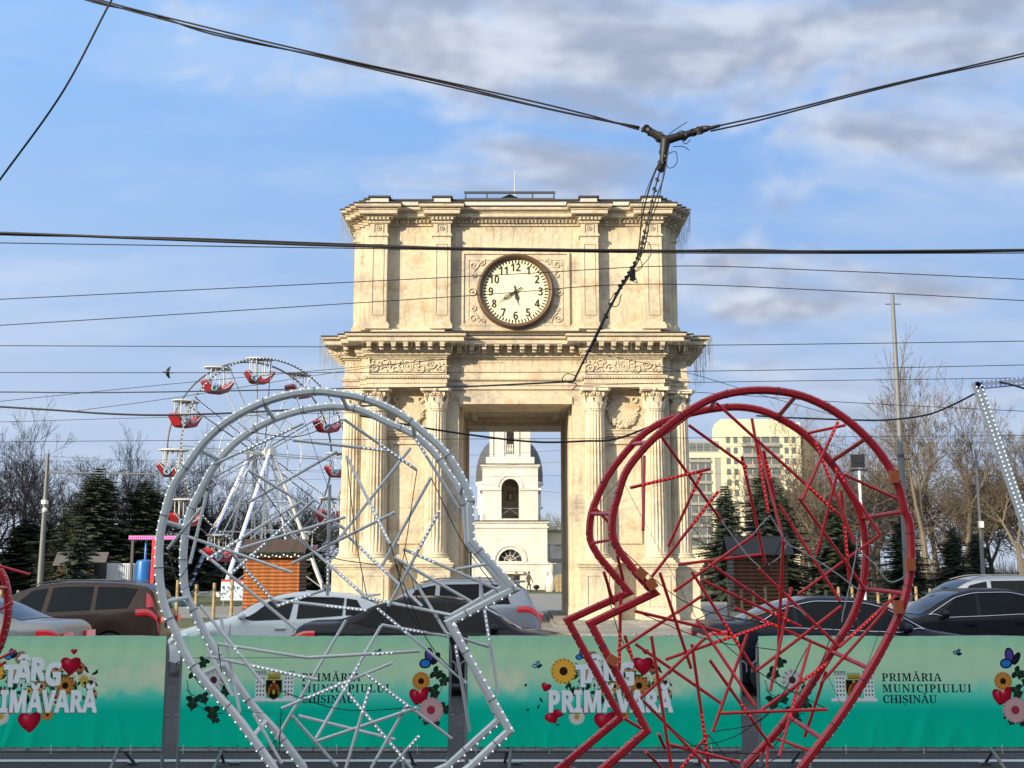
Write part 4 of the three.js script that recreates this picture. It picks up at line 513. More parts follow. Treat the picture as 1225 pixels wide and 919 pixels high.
    // mirror
    const mx = spec.mirror ?? wind[0] + 0.42, mp = sp(mx, 0.12, sg, 0); mesh('mirror', [new THREE.SphereGeometry(0.1, 14, 10).scale(0.75, 0.72, 1.0).translate(mx, mp[1] + 0.03, mp[2] + sg * 0.13), rod(V(mx + 0.03, mp[1] - 0.03, mp[2] - sg * 0.01), V(mx, mp[1] + 0.0, mp[2] + sg * 0.1), 0.025, 0.025, 6)], spec.mirrorMat || paint, t);
    for (const hx of spec.handles) { const q = sideP(hx, spec.handleK || 0.84, sg, 0.018); mesh('door_handle', box(0.2, 0.03, 0.03, q[0], q[1], q[2]), spec.handleMat || paint, t); }
    // door seams: fine dark lines recessed in colour from sill to belt
    for (const dx of spec.seams) { const pts = [...Array(8).keys()].map(i => V(...sideP(dx, 0.08 + 0.9 * i / 7, sg, 0.0005))); mesh('door_seam', tube(pts, 0.004, 12, 4), M.black, t); }
    const tl = spec.tail; mesh('tail_light', [gridGeo(10, 8, (u, v) => { const x = mix(L - tl[0] * (tl[4] ? mix(1, tl[4], v) : 1), L - 0.015, u); return sideP(x, mix(tl[1], tl[2], v), sg, 0.012); }), box(0.03, (tl[2] - tl[1]) * (B(L - 0.1) - 0.27), tl[3], L + 0.004, mix(0.27, B(L - 0.05), (tl[1] + tl[2]) / 2), sg * (hw(L) * 0.97 - tl[3] / 2))], M.tail, t).material.side = THREE.DoubleSide;
    if (spec.tallTail) mesh('tail_light', gridGeo(4, 10, (u, v) => sp(mix(L - 0.27 - 0.03 * v, L - 0.10 - 0.06 * v, u), 0.02 + 0.88 * v, sg, 0.012)), M.tail, t);
    mesh('head_light', gridGeo(8, 4, (u, v) => sideP(mix(0.02, 0.42, u), mix(0.74, 0.93 + 0.04 * u, v), sg, 0.012)), M.alloy, t).material.side = THREE.DoubleSide;
  }
  const screen = (a, b) => gridGeo(10, 12, (u, v) => { const x = mix(a, b, v), P = sec(x), e = P[9], f = P[11], q = 2 * u - 1, z = q * e[0] * 0.98, y = mix(f[1], e[1], Math.pow(Math.abs(q), 2.4)); const sl = (T(x + 0.02) - T(x - 0.02)) / 0.04, l = Math.hypot(1, sl); return [x - sl / l * 0.009, y + 0.009 / l, z]; });
  mesh('windscreen', screen(...wind), M.glassDark, t); mesh('rear_window', screen(...rear), M.glassDark, t);
  mesh('number_plate', box(0.012, 0.11, 0.5, L + 0.008, B(L - 0.05) - 0.17, 0), M.paint, t);
  if (spec.spoiler) mesh('spoiler', bx(spec.spoiler[0], spec.spoiler[0] + 0.22, spec.spoiler[1], spec.spoiler[1] + 0.035, -W / 2 * 0.72, W / 2 * 0.72), paint, t);
  for (const wx of wheels) for (const sg of [-1, 1]) { const w = grp('wheel', t, [wx, 0.331, sg * (W / 2 - 0.115)]); if (sg < 0) w.rotation.y = Math.PI; mesh('tyre', tyreGeo, M.rubber, w); mesh('rim', rimGeo, M.alloy, w); }
  if (spec.rails) for (const sg of [-1, 1]) { const pts = []; for (let i = 0; i <= 14; i++) { const x = mix(spec.rails[0], spec.rails[1], i / 14), P = sec(x); pts.push(V(x, P[9][1] + 0.045, sg * P[9][0])); } mesh('roof_rail', tube(pts, 0.014, 40, 6), spec.railMat || M.galv, t); }
  return t;
}
const paintOf = (r, g, b, metal = 0.35, rough = 0.45) => phys(lin(r, g, b), rough, { metalness: metal, clearcoat: 0.3, clearcoatRoughness: 0.03, specularIntensity: 0.5 });
const SEDAN = { L: 4.75, W: 1.82, top: [[0, 0.56], [0.06, 0.68], [0.3, 0.80], [0.75, 0.90], [1.25, 0.98], [1.7, 1.23], [2.05, 1.39], [2.45, 1.47], [2.95, 1.475], [3.4, 1.38], [3.8, 1.22], [4.15, 1.10], [4.55, 1.085], [4.70, 1.0], [4.75, 0.62]], belt: [[0, 0.54], [0.08, 0.64], [0.5, 0.76], [1.2, 0.90], [2.4, 0.94], [3.9, 1.0], [4.5, 1.0], [4.7, 0.93], [4.75, 0.60]],
  side: [[1.45, 2.35, 2.0, 2.38], [2.42, 3.30, 2.45, 3.32], [3.37, 3.85, 3.38, 3.55]], wind: [1.28, 2.1], rear: [3.12, 4.08], wheels: [0.92, 3.75], handles: [2.2, 3.15], seams: [1.3, 2.38, 3.36], tail: [0.36, 0.72, 0.96, 0.4], chrome: true, handleMat: M.chrome };
const VAN = { L: 4.56, W: 1.84, top: [[0, 0.58], [0.06, 0.72], [0.35, 0.88], [0.85, 1.02], [1.3, 1.27], [1.75, 1.49], [2.2, 1.62], [2.8, 1.665], [3.6, 1.645], [4.1, 1.59], [4.33, 1.46], [4.48, 1.05], [4.54, 0.9], [4.56, 0.6]], belt: [[0, 0.56], [0.1, 0.68], [0.6, 0.84], [1.1, 0.96], [2.6, 1.03], [3.9, 1.10], [4.3, 1.12], [4.5, 0.98], [4.56, 0.58]],
  side: [[1.42, 2.22, 1.95, 2.28], [2.34, 3.20, 2.38, 3.20], [3.30, 3.93, 3.28, 4.08]], wind: [0.95, 1.95], rear: [4.16, 4.46], wheels: [0.92, 3.62], handles: [2.12, 3.02], seams: [1.22, 2.28, 3.25], tail: [0.46, 0.86, 1.0, 0.2], tallTail: true, handleMat: M.chrome, mirror: 1.5, rails: [1.9, 4.0], railMat: M.pole };
const HATCH = { L: 4.2, W: 1.8, top: [[0, 0.56], [0.06, 0.68], [0.3, 0.82], [0.8, 0.97], [1.15, 1.05], [1.6, 1.29], [2.0, 1.43], [2.4, 1.485], [3.0, 1.47], [3.5, 1.39], [3.85, 1.26], [4.08, 1.0], [4.17, 0.88], [4.2, 0.58]], belt: [[0, 0.54], [0.08, 0.66], [0.5, 0.80], [1.1, 0.93], [2.4, 0.98], [3.5, 1.06], [3.95, 1.08], [4.15, 0.9], [4.2, 0.56]],
  side: [[1.35, 2.25, 1.85, 2.32], [2.38, 3.2, 2.40, 3.22], [3.26, 3.62, 3.26, 3.45]], wind: [1.0, 1.95], rear: [3.62, 4.05], wheels: [0.85, 3.4], handles: [2.1, 3.05], seams: [1.2, 2.34, 3.24], tail: [0.3, 0.75, 1.0, 0.25], spoiler: [3.5, 1.40], mirrorMat: undefined };
const SUV = { L: 4.5, W: 1.88, top: [[0, 0.66], [0.06, 0.82], [0.3, 0.96], [0.9, 1.08], [1.25, 1.14], [1.65, 1.42], [2.0, 1.60], [2.5, 1.70], [3.2, 1.70], [3.85, 1.64], [4.15, 1.50], [4.35, 1.15], [4.46, 1.0], [4.5, 0.68]], belt: [[0, 0.64], [0.1, 0.78], [0.6, 0.94], [1.2, 1.03], [2.5, 1.08], [3.6, 1.17], [4.2, 1.18], [4.45, 1.0], [4.5, 0.66]],
  side: [[1.45, 2.30, 1.95, 2.34], [2.41, 3.22, 2.43, 3.22], [3.29, 3.86, 3.27, 3.72]], wind: [1.2, 2.05], rear: [3.98, 4.34], wheels: [0.9, 3.55], handles: [2.15, 3.08], seams: [1.25, 2.37, 3.25], tail: [0.5, 0.86, 0.98, 0.3], spoiler: [3.95, 1.63], rails: [2.0, 3.8] };
{
  const P = (u, Z) => (u - 612.5) * Z / 1400;                       // street position from a bearing at distance Z
  car('sedan', 'silver sedan with red tail lights ahead of the brown minivan', { ...SEDAN, chrome: false }, paintOf(0.36, 0.35, 0.33, 0.5), [P(80, 18.2) - 4.75, 0, -19.1], false);
  car('minivan', 'brown minivan with boomerang tail lights behind the spring fair banner', VAN, paintOf(0.085, 0.048, 0.032, 0.3, 0.45), [P(196, 23.6) - 4.56, 0, -24.5], false);
  car('hatchback', 'white hatchback with its nose beside the silver sculpture', HATCH, paintOf(0.78, 0.78, 0.77, 0, 0.4), [P(203, 21.4), 0, -22.3], false);
  car('sedan', 'black sedan with chrome window trim behind the silver sculpture', { ...SEDAN, chrome: false, handleMat: undefined }, paintOf(0.006, 0.007, 0.009, 0, 0.6), [P(352, 17.9) + 4.75, 0, -18.8], true).userData.label = 'black sedan driving between the silver sculpture and the white hatchback';
  car('crossover', 'silver crossover with red tail light in front of the arch passage', SUV, paintOf(0.42, 0.43, 0.45, 0.45), [P(648, 24.0) - 4.5, 0, -24.9], false);
  car('sedan', 'dark blue black sedan with chrome trim behind the red sculpture', SEDAN, paintOf(0.005, 0.007, 0.016, 0, 0.6), [P(838, 18.0) + 4.75, 0, -18.9], true);
  car('sedan', 'black sedan with arched chrome window line facing the red sculpture', { ...SEDAN, handleMat: undefined }, paintOf(0.005, 0.006, 0.008, 0, 0.6), [P(1018, 23.0), 0, -23.9], false).scale.y = 1.035;
  car('crossover', 'pale blue grey crossover behind the black sedans', SUV, paintOf(0.34, 0.38, 0.44, 0.45), [P(1050, 27.2), 0, -28.1], false).scale.set(1.05, 1.03, 1);
}
// ---------------------------------------------------------------- ferris wheel
{
  const whiteSteel = std(lin(0.62, 0.62, 0.60), 0.5), red = phys(lin(0.30, 0.018, 0.028), 0.4, { clearcoat: 0.5 }), R = 6.85, HUB = 10.35, N = 12, HALF = 1.0;
  const t = thing('ferris_wheel', 'ferris wheel with red and white gondolas behind the silver sculpture', 'ferris wheel', [-18.3, PLAZA, -85], THREE.MathUtils.degToRad(43));
  const hub = HUB - PLAZA;
  for (const s of [-1, 1]) {
    mesh('rim', new THREE.TorusGeometry(R, 0.07, 8, 120).translate(0, hub, s * HALF), M.pole, t);
    mesh('inner_rim', new THREE.TorusGeometry(R * 0.42, 0.04, 6, 72).translate(0, hub, s * HALF * 0.9), whiteSteel, t);
    const dots = []; for (let i = 0; i < 150; i++) { const a = i / 150 * Math.PI * 2; dots.push(new THREE.OctahedronGeometry(0.034).translate(Math.cos(a) * R, hub + Math.sin(a) * R, s * (HALF + 0.08))); } tag(mesh('rim_lights', dots, M.ledWhite, t), null, null, null, 'stuff');
    const sg = rod(V(0, 0.3, s * 0.55), V(0, R, s * HALF), 0.05, 0.04, 6), dg = []; for (let k = 0; k < 26; k++) { const q = k / 26; dg.push(new THREE.OctahedronGeometry(0.03).translate(0, mix(0.6, R - 0.3, q), s * (mix(0.6, HALF, q) + 0.06))); } const dm = merge(dg);
    for (let i = 0; i < N; i++) { const m = mesh('spoke', sg, i % 2 ? whiteSteel : M.pole, t); m.position.y = hub; m.rotation.z = i / N * Math.PI * 2; if (i % 2 === 0) tag(mesh('spoke_lights', dm, M.ledWhite, m), null, null, null, 'stuff'); }
    // support legs with bracing
    for (const q of [-1, 1]) mesh('support_leg', rod(V(q * 4.2, 0, s * 2.6), V(q * 0.12, hub, s * 1.35), 0.17, 0.12, 10), whiteSteel, t);
    for (const q of [-1, 1]) mesh('inner_leg', rod(V(q * 1.6, 0, s * 2.6), V(q * 0.12, hub - 0.4, s * 1.35), 0.09, 0.07, 8), whiteSteel, t);
    for (const f of [0.25, 0.45, 0.65, 0.8]) mesh('cross_bar', rod(V(-4.2 * (1 - f), hub * f, s * mix(2.6, 1.35, f)), V(4.2 * (1 - f), hub * f, s * mix(2.6, 1.35, f)), 0.06, 0.06, 6), whiteSteel, t);
    for (const q of [-1, 1]) for (const f of [0.05, 0.3, 0.5]) mesh('brace', rod(V(q * 4.2 * (1 - f), hub * f, s * mix(2.6, 1.35, f)), V(q * 1.6 * (1 - f - 0.17), hub * (f + 0.17), s * mix(2.6, 1.35, f + 0.17)), 0.045, 0.045, 6), whiteSteel, t);
    const l = []; for (let k = 0; k < 60; k++) { const q = k / 60; l.push(new THREE.OctahedronGeometry(0.05).translate(mix(-4.2, -0.12, q), hub * q, s * mix(2.6, 1.35, q) + 0.16)); } tag(mesh('leg_lights', l, M.ledBlue, t), null, null, null, 'stuff');
    mesh('hub_plate', new THREE.CylinderGeometry(0.5, 0.5, 0.1, 28).rotateX(Math.PI / 2).translate(0, hub, s * 1.28), whiteSteel, t);
  }
  mesh('axle', new THREE.CylinderGeometry(0.22, 0.22, 3.1, 20).rotateX(Math.PI / 2).translate(0, hub, 0), whiteSteel, t);
  mesh('platform', bx(-4.6, 4.6, 0, 0.35, -3.0, 3.0), whiteSteel, t);
  const tub = extrude([[-1.02, 0.62], [-0.95, 0.80], [-0.72, 0.72], [-0.45, 0.30], [-0.2, 0.22], [0, 0.52], [0.2, 0.22], [0.45, 0.30], [0.72, 0.72], [0.95, 0.80], [1.02, 0.62], [0.62, 0.0], [0.4, -0.08], [-0.4, -0.08], [-0.62, 0.0]], 0.94, 0.05).translate(0, 0, -0.47);
  const roof = merge([lathe([[0, 0.12], [0.5, 0.10], [0.98, 0.02], [1.0, -0.03], [0.95, -0.06], [0, -0.05]], 28).scale(1, 1, 0.62)]), postG = rod(V(0, 0.5, 0), V(0, 1.62, 0), 0.028, 0.028, 6);
  const trim = merge([tube([V(-0.98, 0.8, 0.53), V(-0.6, 0.4, 0.53), V(-0.4, 0.26, 0.53), V(-0.2, 0.2, 0.53), V(0, 0.48, 0.53), V(0.2, 0.2, 0.53), V(0.4, 0.26, 0.53), V(0.6, 0.4, 0.53), V(0.98, 0.8, 0.53)], 0.035, 40, 5)]), disc = new THREE.TorusGeometry(0.16, 0.07, 6, 18).translate(-0.42, 0.2, 0.53), seatIn = bx(-0.9, -0.55, 0.55, 0.66, -0.42, 0.42);
  for (let i = 0; i < N; i++) { const a = (i + 0.06) / N * Math.PI * 2 + 0.02, g = grp('gondola', t, [Math.cos(a) * R, hub + Math.sin(a) * R - 1.55, 0]); g.rotation.y = -0.35 + (i % 3) * 0.25; g.scale.setScalar(1.05); g.position.y -= 0.08;
    mesh('tub', tub, red, g); mesh('canopy', roof, whiteSteel, g).position.y = 1.66; for (const x of [-0.62, -0.3, 0.3, 0.62]) for (const z of [-0.34, 0.34]) mesh('post', postG, whiteSteel, g).position.set(x, 0, z); mesh('trim', trim, whiteSteel, g); const d = mesh('medallion', disc, std(lin(0.20, 0.42, 0.55), 0.5), g); d.userData.label = 'pale blue ring on red tub'; mesh('seat', seatIn, whiteSteel, g);
    mesh('hanger', rod(V(0, 1.55, -1.02), V(0, 1.55, 1.02), 0.035, 0.035, 6), M.pole, g); }
}
// ---------------------------------------------------------------- market huts and fairground stalls
const woodMap = tone => tex(256, (u, v) => { const g = tn(u * 0.25 % 1, v, 32, 5.1 + tone[0] * 10, 3), k = 0.85 + g * 0.45 + tn(u, v, 8, 7, 3) * 0.2; return tone.map(c => c * k); }, 1 / 1.2);
const woodOrange = metres(std(0xffffff, 0.65, { map: woodMap([0.40, 0.135, 0.035]) })), woodBrown = metres(std(0xffffff, 0.7, { map: woodMap([0.15, 0.062, 0.03]) })), woodPale = metres(std(0xffffff, 0.8, { map: woodMap([0.40, 0.29, 0.16]) })), shingle = metres(std(0xffffff, 0.9, { map: woodMap([0.075, 0.05, 0.04]) })), darkRoof = std(lin(0.018, 0.018, 0.02), 0.6), greyWood = metres(std(0xffffff, 0.8, { map: woodMap([0.13, 0.12, 0.11]) }));
function logHut(label, pos, turn, w, d, h, wood, sideWood, roofMat, lights) {
  const t = thing('market_hut', label, 'hut', pos, turn), n = Math.round(h / 0.17), r = h / n / 2, lg = uvm(new THREE.CylinderGeometry(r * 1.04, r * 1.04, w, 10).rotateZ(Math.PI / 2)), sgm = uvm(new THREE.CylinderGeometry(r * 1.04, r * 1.04, d, 10).rotateX(Math.PI / 2));
  for (let i = 0; i < n; i++) { const y = r + i * 2 * r; for (const z of [d / 2, -d / 2]) mesh('log', lg, wood, t).position.set(0, y, z); for (const x of [-w / 2 + r, w / 2 - r]) mesh('log', sgm, sideWood, t).position.set(x, y + 0.003, 0); }
  mesh('gable', [extrude([[-d / 2, h], [0, h + 0.62], [d / 2, h]], w - 0.1).rotateY(Math.PI / 2).translate(-w / 2 + 0.05, 0, 0)], sideWood, t);
  // roof of overlapping shingle courses
  for (const s of [-1, 1]) { const L = Math.hypot(d / 2 + 0.35, 0.62 + 0.25), ang = Math.atan2(0.78, d / 2 + 0.35); for (let k = 0; k < 7; k++) { const f = (k + 0.5) / 7, g = box(w + 0.5, 0.03, L / 7 * 1.25); const m = mesh('shingle_course', g, roofMat, t); m.position.set(0, h + 0.70 - f * 0.80 + 0.02, s * f * (d / 2 + 0.4)); m.rotation.x = s * (ang + 0.06); } }
  if (lights) { const g = []; for (let k = 0; k < 16; k++) g.push(new THREE.IcosahedronGeometry(0.035, 0).translate(-w / 2 + k * w / 15, h - 0.05 - 0.06 * Math.sin(k * 2.1), d / 2 + 0.42)); tag(mesh('fairy_lights', g, M.ledWhite, t), null, null, null, 'stuff'); const gl = [], R = rng(6); for (let k = 0; k < 260; k++) gl.push(new THREE.TetrahedronGeometry(0.05).translate(-w / 2 - 0.2 + R() * (w + 0.4), h + 0.02 + R() * 0.1, d / 2 + 0.36 + R() * 0.1)); mesh('garland', gl, std(lin(0.02, 0.045, 0.02), 0.9), t); }
  return t;
}
logHut('orange log market hut with string lights behind the white hatchback', [-11.2, PLAZA, -56.2], 0.04, 2.55, 2.4, 2.5, woodOrange, woodBrown, shingle, true);
logHut('dark brown plank hut with black roof beside the arch', [10.95, PLAZA, -53], -0.06, 2.35, 2.2, 2.55, woodBrown, greyWood, darkRoof, false);
logHut('far wooden stall with grey roof behind the small spruce', [-27.2, PLAZA, -75], 0.2, 2.6, 2.2, 2.2, woodBrown, woodOrange, greyWood, false);
{ // fairground ride
  const t = thing('fairground_ride', 'small fairground ride with pink and red lit frame and blue drum', 'ride', [-18.6, PLAZA, -60]);
  mesh('post', bx(0.45, 0.62, 0, 3.5, 0.3, 0.42), M.iron, t); mesh('post', bx(-0.62, -0.5, 0, 3.4, 0.3, 0.42), M.iron, t); mesh('header', bx(-0.75, 1.7, 3.3, 3.55, 0.28, 0.44), M.iron, t);
  const l = []; for (let k = 0; k < 24; k++) for (const y of [3.38, 3.47]) l.push(new THREE.IcosahedronGeometry(0.045, 0).translate(-0.7 + k * 0.1, y, 0.46)); tag(mesh('header_lights', l, M.ledPink, t), null, null, null, 'stuff');
  const l2 = []; for (let k = 0; k < 26; k++) for (const x of [0.49, 0.57]) l2.push(new THREE.IcosahedronGeometry(0.045, 0).translate(x, 0.9 + k * 0.095, 0.45)); tag(mesh('post_lights', l2, M.ledRed, t), null, null, null, 'stuff');
  mesh('drum', lathe([[0, 0.9], [0.4, 0.92], [0.46, 1.1], [0.44, 2.2], [0.36, 2.3], [0.06, 2.34], [0.05, 3.3]], 24), phys(lin(0.01, 0.13, 0.42), 0.3, { clearcoat: 0.6 }), t);
  mesh('deck', [bx(-1.0, 1.9, 0, 0.45, -1.2, 1.0), bx(-0.75, 0.75, 0.45, 0.9, -0.7, 0.7)], std(lin(0.06, 0.26, 0.30), 0.5), t);
  const c = thing('container', 'white ribbed booth container next to the fairground ride', 'container', [-20.1, PLAZA, -61]);
  mesh('shell', [bx(-0.7, 0.7, 0.5, 2.15, -1, 0.2), ...[...Array(12).keys()].map(i => bx(-0.66 + i * 0.115, -0.61 + i * 0.115, 0.55, 2.1, 0.2, 0.24))], std(lin(0.5, 0.52, 0.55), 0.5), c); mesh('counter', bx(-1.3, 0.75, 0.35, 0.52, -0.9, 0.6), red2(), c); mesh('booth', [bx(-1.4, -0.75, 0, 2.2, -0.9, 0.1)], M.iron, c); mesh('skid', bx(-1.3, 0.7, 0, 0.35, -0.8, 0.4), M.iron, c);
}
function red2() { return std(lin(0.45, 0.10, 0.08), 0.6); }
{ // printed display boards near the huts
  const art = canvasTex(256, 128, (g, w, h) => { g.fillStyle = '#d6dde2'; g.fillRect(0, 0, w, h); const R = rng(2); for (let i = 0; i < 60; i++) { g.fillStyle = ['#5d7d99', '#8fa6b5', '#40587a', '#b9c6cf'][i % 4]; g.beginPath(); g.ellipse(R() * w, 20 + R() * (h - 30), 4 + R() * 12, 3 + R() * 9, R() * 3, 0, 7); g.fill(); } g.fillStyle = '#a8393c'; g.fillRect(0, 0, w, 14); });
  for (const [x, z, w, h, lab] of [[-8.35, -57, 1.55, 0.85, 'white and blue printed display board between orange hut and arch'], [-13.6, -58, 1.2, 1.0, 'white and blue printed display board beside the pale wooden posts']]) { const t = thing('display_board', lab, 'board', [x, PLAZA, z]); mesh('panel', [box(w, h, 0.05, 0, h / 2 + 0.35, 0)], std(0xffffff, 0.7, { map: art }), t); for (const s of [-1, 1]) mesh('leg', bx(s * w * 0.4 - 0.03, s * w * 0.4 + 0.03, 0, 0.36, -0.05, 0.01), M.pole, t); }
}
{ // low fences of pale wooden posts with rope
  function postFence(label, x0, x1, z, n, h) { const t = thing('post_fence', label, 'fence', [(x0 + x1) / 2, PLAZA + 0.05, z], 0, 'pale wooden post fences'), R = rng(n * 7 + 3), g = uvm(new THREE.CylinderGeometry(0.055, 0.06, h, 10).translate(0, h / 2, 0)); const half = (x1 - x0) / 2, ps = [];
    for (let i = 0; i < n; i++) { const x = -half + (x1 - x0) * (i + 0.15 * (R() - 0.5)) / (n - 1); ps.push(x); const m = mesh('post', g, woodPale, t); m.position.x = x; m.scale.y = 0.9 + 0.15 * R(); }
    for (let i = 0; i + 1 < n; i++) mesh('rope', tube([V(ps[i], h * 0.8, 0.06), V((ps[i] + ps[i + 1]) / 2, h * 0.66, 0.06), V(ps[i + 1], h * 0.8, 0.06)], 0.014, 10, 5), M.iron, t); }
  postFence('pale wooden post fence behind the brown minivan', -19.6, -13.2, -43, 12, 1.05);
  postFence('pale wooden post fence in front of the orange hut', -11.9, -9.9, -42.2, 4, 1.35);
  postFence('pale wooden post fence behind the black sedans', 11.9, 15.8, -45, 9, 1.1);
  postFence('pale wooden post fence beside the arch and dark hut', 8.0, 9.4, -44, 4, 1.1);
}
// ---------------------------------------------------------------- bell tower, cathedral and far buildings
{
  const x0 = -0.18, t = thing('bell_tower', 'white three tiered bell tower seen through the arch passage', 'tower', [x0, PLAZA, -115]), Wm = M.white;
  function wallWithArch(w, y0, y1, ow, oy0, spring, d, z) { // wall with a round headed opening
    const s = new THREE.Shape([[-w, y0], [w, y0], [w, y1], [-w, y1]].map(p => new THREE.Vector2(...p))), h = new THREE.Path(); h.moveTo(-ow, oy0); h.lineTo(-ow, spring); h.absarc(0, spring, ow, Math.PI, 0, true); h.lineTo(ow, oy0); h.closePath(); s.holes.push(h); return new THREE.ExtrudeGeometry(s, { depth: d, bevelEnabled: false, curveSegments: 18 }).translate(0, 0, z - d); }
  const Y = v => v - PLAZA, sq = h => [[h, 0.0], [h, -2 * h], [-h, -2 * h], [-h, 0]].reverse();
  // first tier
  mesh('tier_wall', [wallWithArch(3.62, 0, Y(6.05), 1.13, Y(2.85), Y(2.86), 0.5, 0), bx(-3.62, 3.62, 0, Y(6.05), -7.2, -0.52)], Wm, t);
  mesh('arch_surround', [new THREE.TorusGeometry(1.55, 0.18, 8, 40, Math.PI).scale(1, 1, 0.5).translate(0, Y(2.86), 0.02)], Wm, t);
  mesh('fanlight', [new THREE.CircleGeometry(1.12, 28, 0, Math.PI).translate(0, Y(2.86), -0.4)], M.windowGlass, t);
  { const g = []; for (let k = 1; k < 6; k++) g.push(rod(V(0, Y(2.86), -0.36), V(Math.cos(k * Math.PI / 6) * 1.12, Y(2.86) + Math.sin(k * Math.PI / 6) * 1.12, -0.36), 0.03, 0.03, 4)); g.push(new THREE.TorusGeometry(0.55, 0.03, 5, 24, Math.PI).translate(0, Y(2.86), -0.36)); mesh('fanlight_bars', g, Wm, t); }
  mesh('string_course', bx(-3.7, 3.7, Y(2.55), Y(2.80), -7.3, 0.10), Wm, t);
  mesh('door_pediment', [extrude([[-1.35, 0], [1.35, 0], [0, 0.48]], 0.35, 0.02).translate(0, Y(1.85), 0.05), bx(-1.3, 1.3, Y(1.62), Y(1.85), 0, 0.35)], Wm, t);
  mesh('door', [bx(-0.9, 0.9, 0, Y(1.62), 0, 0.06)], std(lin(0.10, 0.075, 0.05), 0.7), t);
  mesh('cornice', prof(sq(3.62), [[Y(6.05), Y(6.2), 0.12], [Y(6.2), Y(6.55), 0.0], [Y(6.55), Y(6.68), 0.16]]), Wm, t);
  mesh('cornice_roof', prof(sq(3.62), [[Y(6.68), Y(6.80), 0.2]]), M.flash, t);
  // second tier
  mesh('tier_wall', [wallWithArch(2.74, Y(6.8), Y(12.0), 0.86, Y(7.0), Y(10.05), 0.5, -0.55), bx(-2.74, 2.74, Y(6.8), Y(12.0), -6.5, -6.0), bx(-2.74, -2.3, Y(6.8), Y(12.0), -6.0, -1.06), bx(2.3, 2.74, Y(6.8), Y(12.0), -6.0, -1.06), bx(-2.3, 2.3, Y(11.6), Y(11.99), -6.0, -1.06), bx(-2.3, 2.3, Y(6.8), Y(6.95), -6.0, -1.06)], Wm, t);
  mesh('bell', lathe([[0, 0.9], [0.25, 0.85], [0.34, 0.5], [0.42, 0.15], [0.55, 0]], 20).translate(0, Y(8.9), -2.6), std(lin(0.22, 0.15, 0.07), 0.45, { metalness: 0.7 }), t);
  mesh('bell_frame', [bx(-2.3, 2.3, Y(9.9), Y(10.2), -2.75, -2.45), bx(-1.0, -0.75, Y(6.8), Y(10), -3.2, -2.9), bx(0.75, 1.0, Y(6.8), Y(10), -3.2, -2.9), bx(-1.0, 1.0, Y(8.0), Y(8.2), -3.15, -2.95)], std(lin(0.20, 0.135, 0.08), 0.9), t);
  mesh('arch_surround', [new THREE.TorusGeometry(1.22, 0.14, 8, 36, Math.PI).scale(1, 1, 0.5).translate(0, Y(10.05), -0.54)], Wm, t);
  mesh('string_course', [bx(-3.05, -0.88, Y(9.75), Y(9.98), -6.6, -0.42), bx(0.88, 3.05, Y(9.75), Y(9.98), -6.6, -0.42)], Wm, t);
  mesh('balcony_rail', [rod(V(-0.86, Y(8.0), -0.8), V(0.86, Y(8.0), -0.8), 0.04, 0.04, 6), rod(V(-0.86, Y(7.3), -0.8), V(0.0, Y(8.0), -0.8), 0.03, 0.03, 6), rod(V(0.86, Y(7.3), -0.8), V(0.0, Y(8.0), -0.8), 0.03, 0.03, 6)], M.galv, t);
  mesh('cornice', prof(sq(2.74).map(([x, z]) => [x, z - 0.55]), [[Y(12.0), Y(12.15), 0.12], [Y(12.15), Y(12.3), 0.22]]), Wm, t);
  mesh('cornice_roof', prof(sq(2.74).map(([x, z]) => [x, z - 0.55]), [[Y(12.3), Y(12.4), 0.26]]), M.flash, t);
  // third tier
  mesh('tier_base', bx(-2.4, 2.4, Y(12.4), Y(13.1), -5.9, -1.0), Wm, t);
  mesh('tier_wall', [wallWithArch(2.05, Y(13.1), Y(19.2), 0.38, Y(13.4), Y(17.6), 0.4, -1.3), bx(-2.05, 2.05, Y(13.1), Y(19.2), -5.6, -5.2), bx(-2.05, -1.65, Y(13.1), Y(19.2), -5.2, -1.7), bx(1.65, 2.05, Y(13.1), Y(19.2), -5.2, -1.7), bx(-1.65, 1.65, Y(18.8), Y(19.19), -5.2, -1.7)], Wm, t);
  mesh('baluster', [-0.22, 0, 0.22].map(x => lathe([[0, 0], [0.09, 0.02], [0.05, 0.2], [0.11, 0.5], [0.05, 0.8], [0.09, 1.0], [0, 1.02]], 10).translate(x, Y(13.4), -1.45)), Wm, t);
  for (const x of [-1.85, -0.75, 0.75, 1.85]) mesh('pilaster', bx(x - 0.16, x + 0.16, Y(13.1), Y(19.0), -1.31, -1.18), Wm, t);
  mesh('spire', lathe([[0, 26], [0.2, 24], [1.2, 22], [2.1, 20.3], [2.3, 19.2], [0, 19.2]], 24).translate(0, -PLAZA, -3.4), M.flash, t);
}
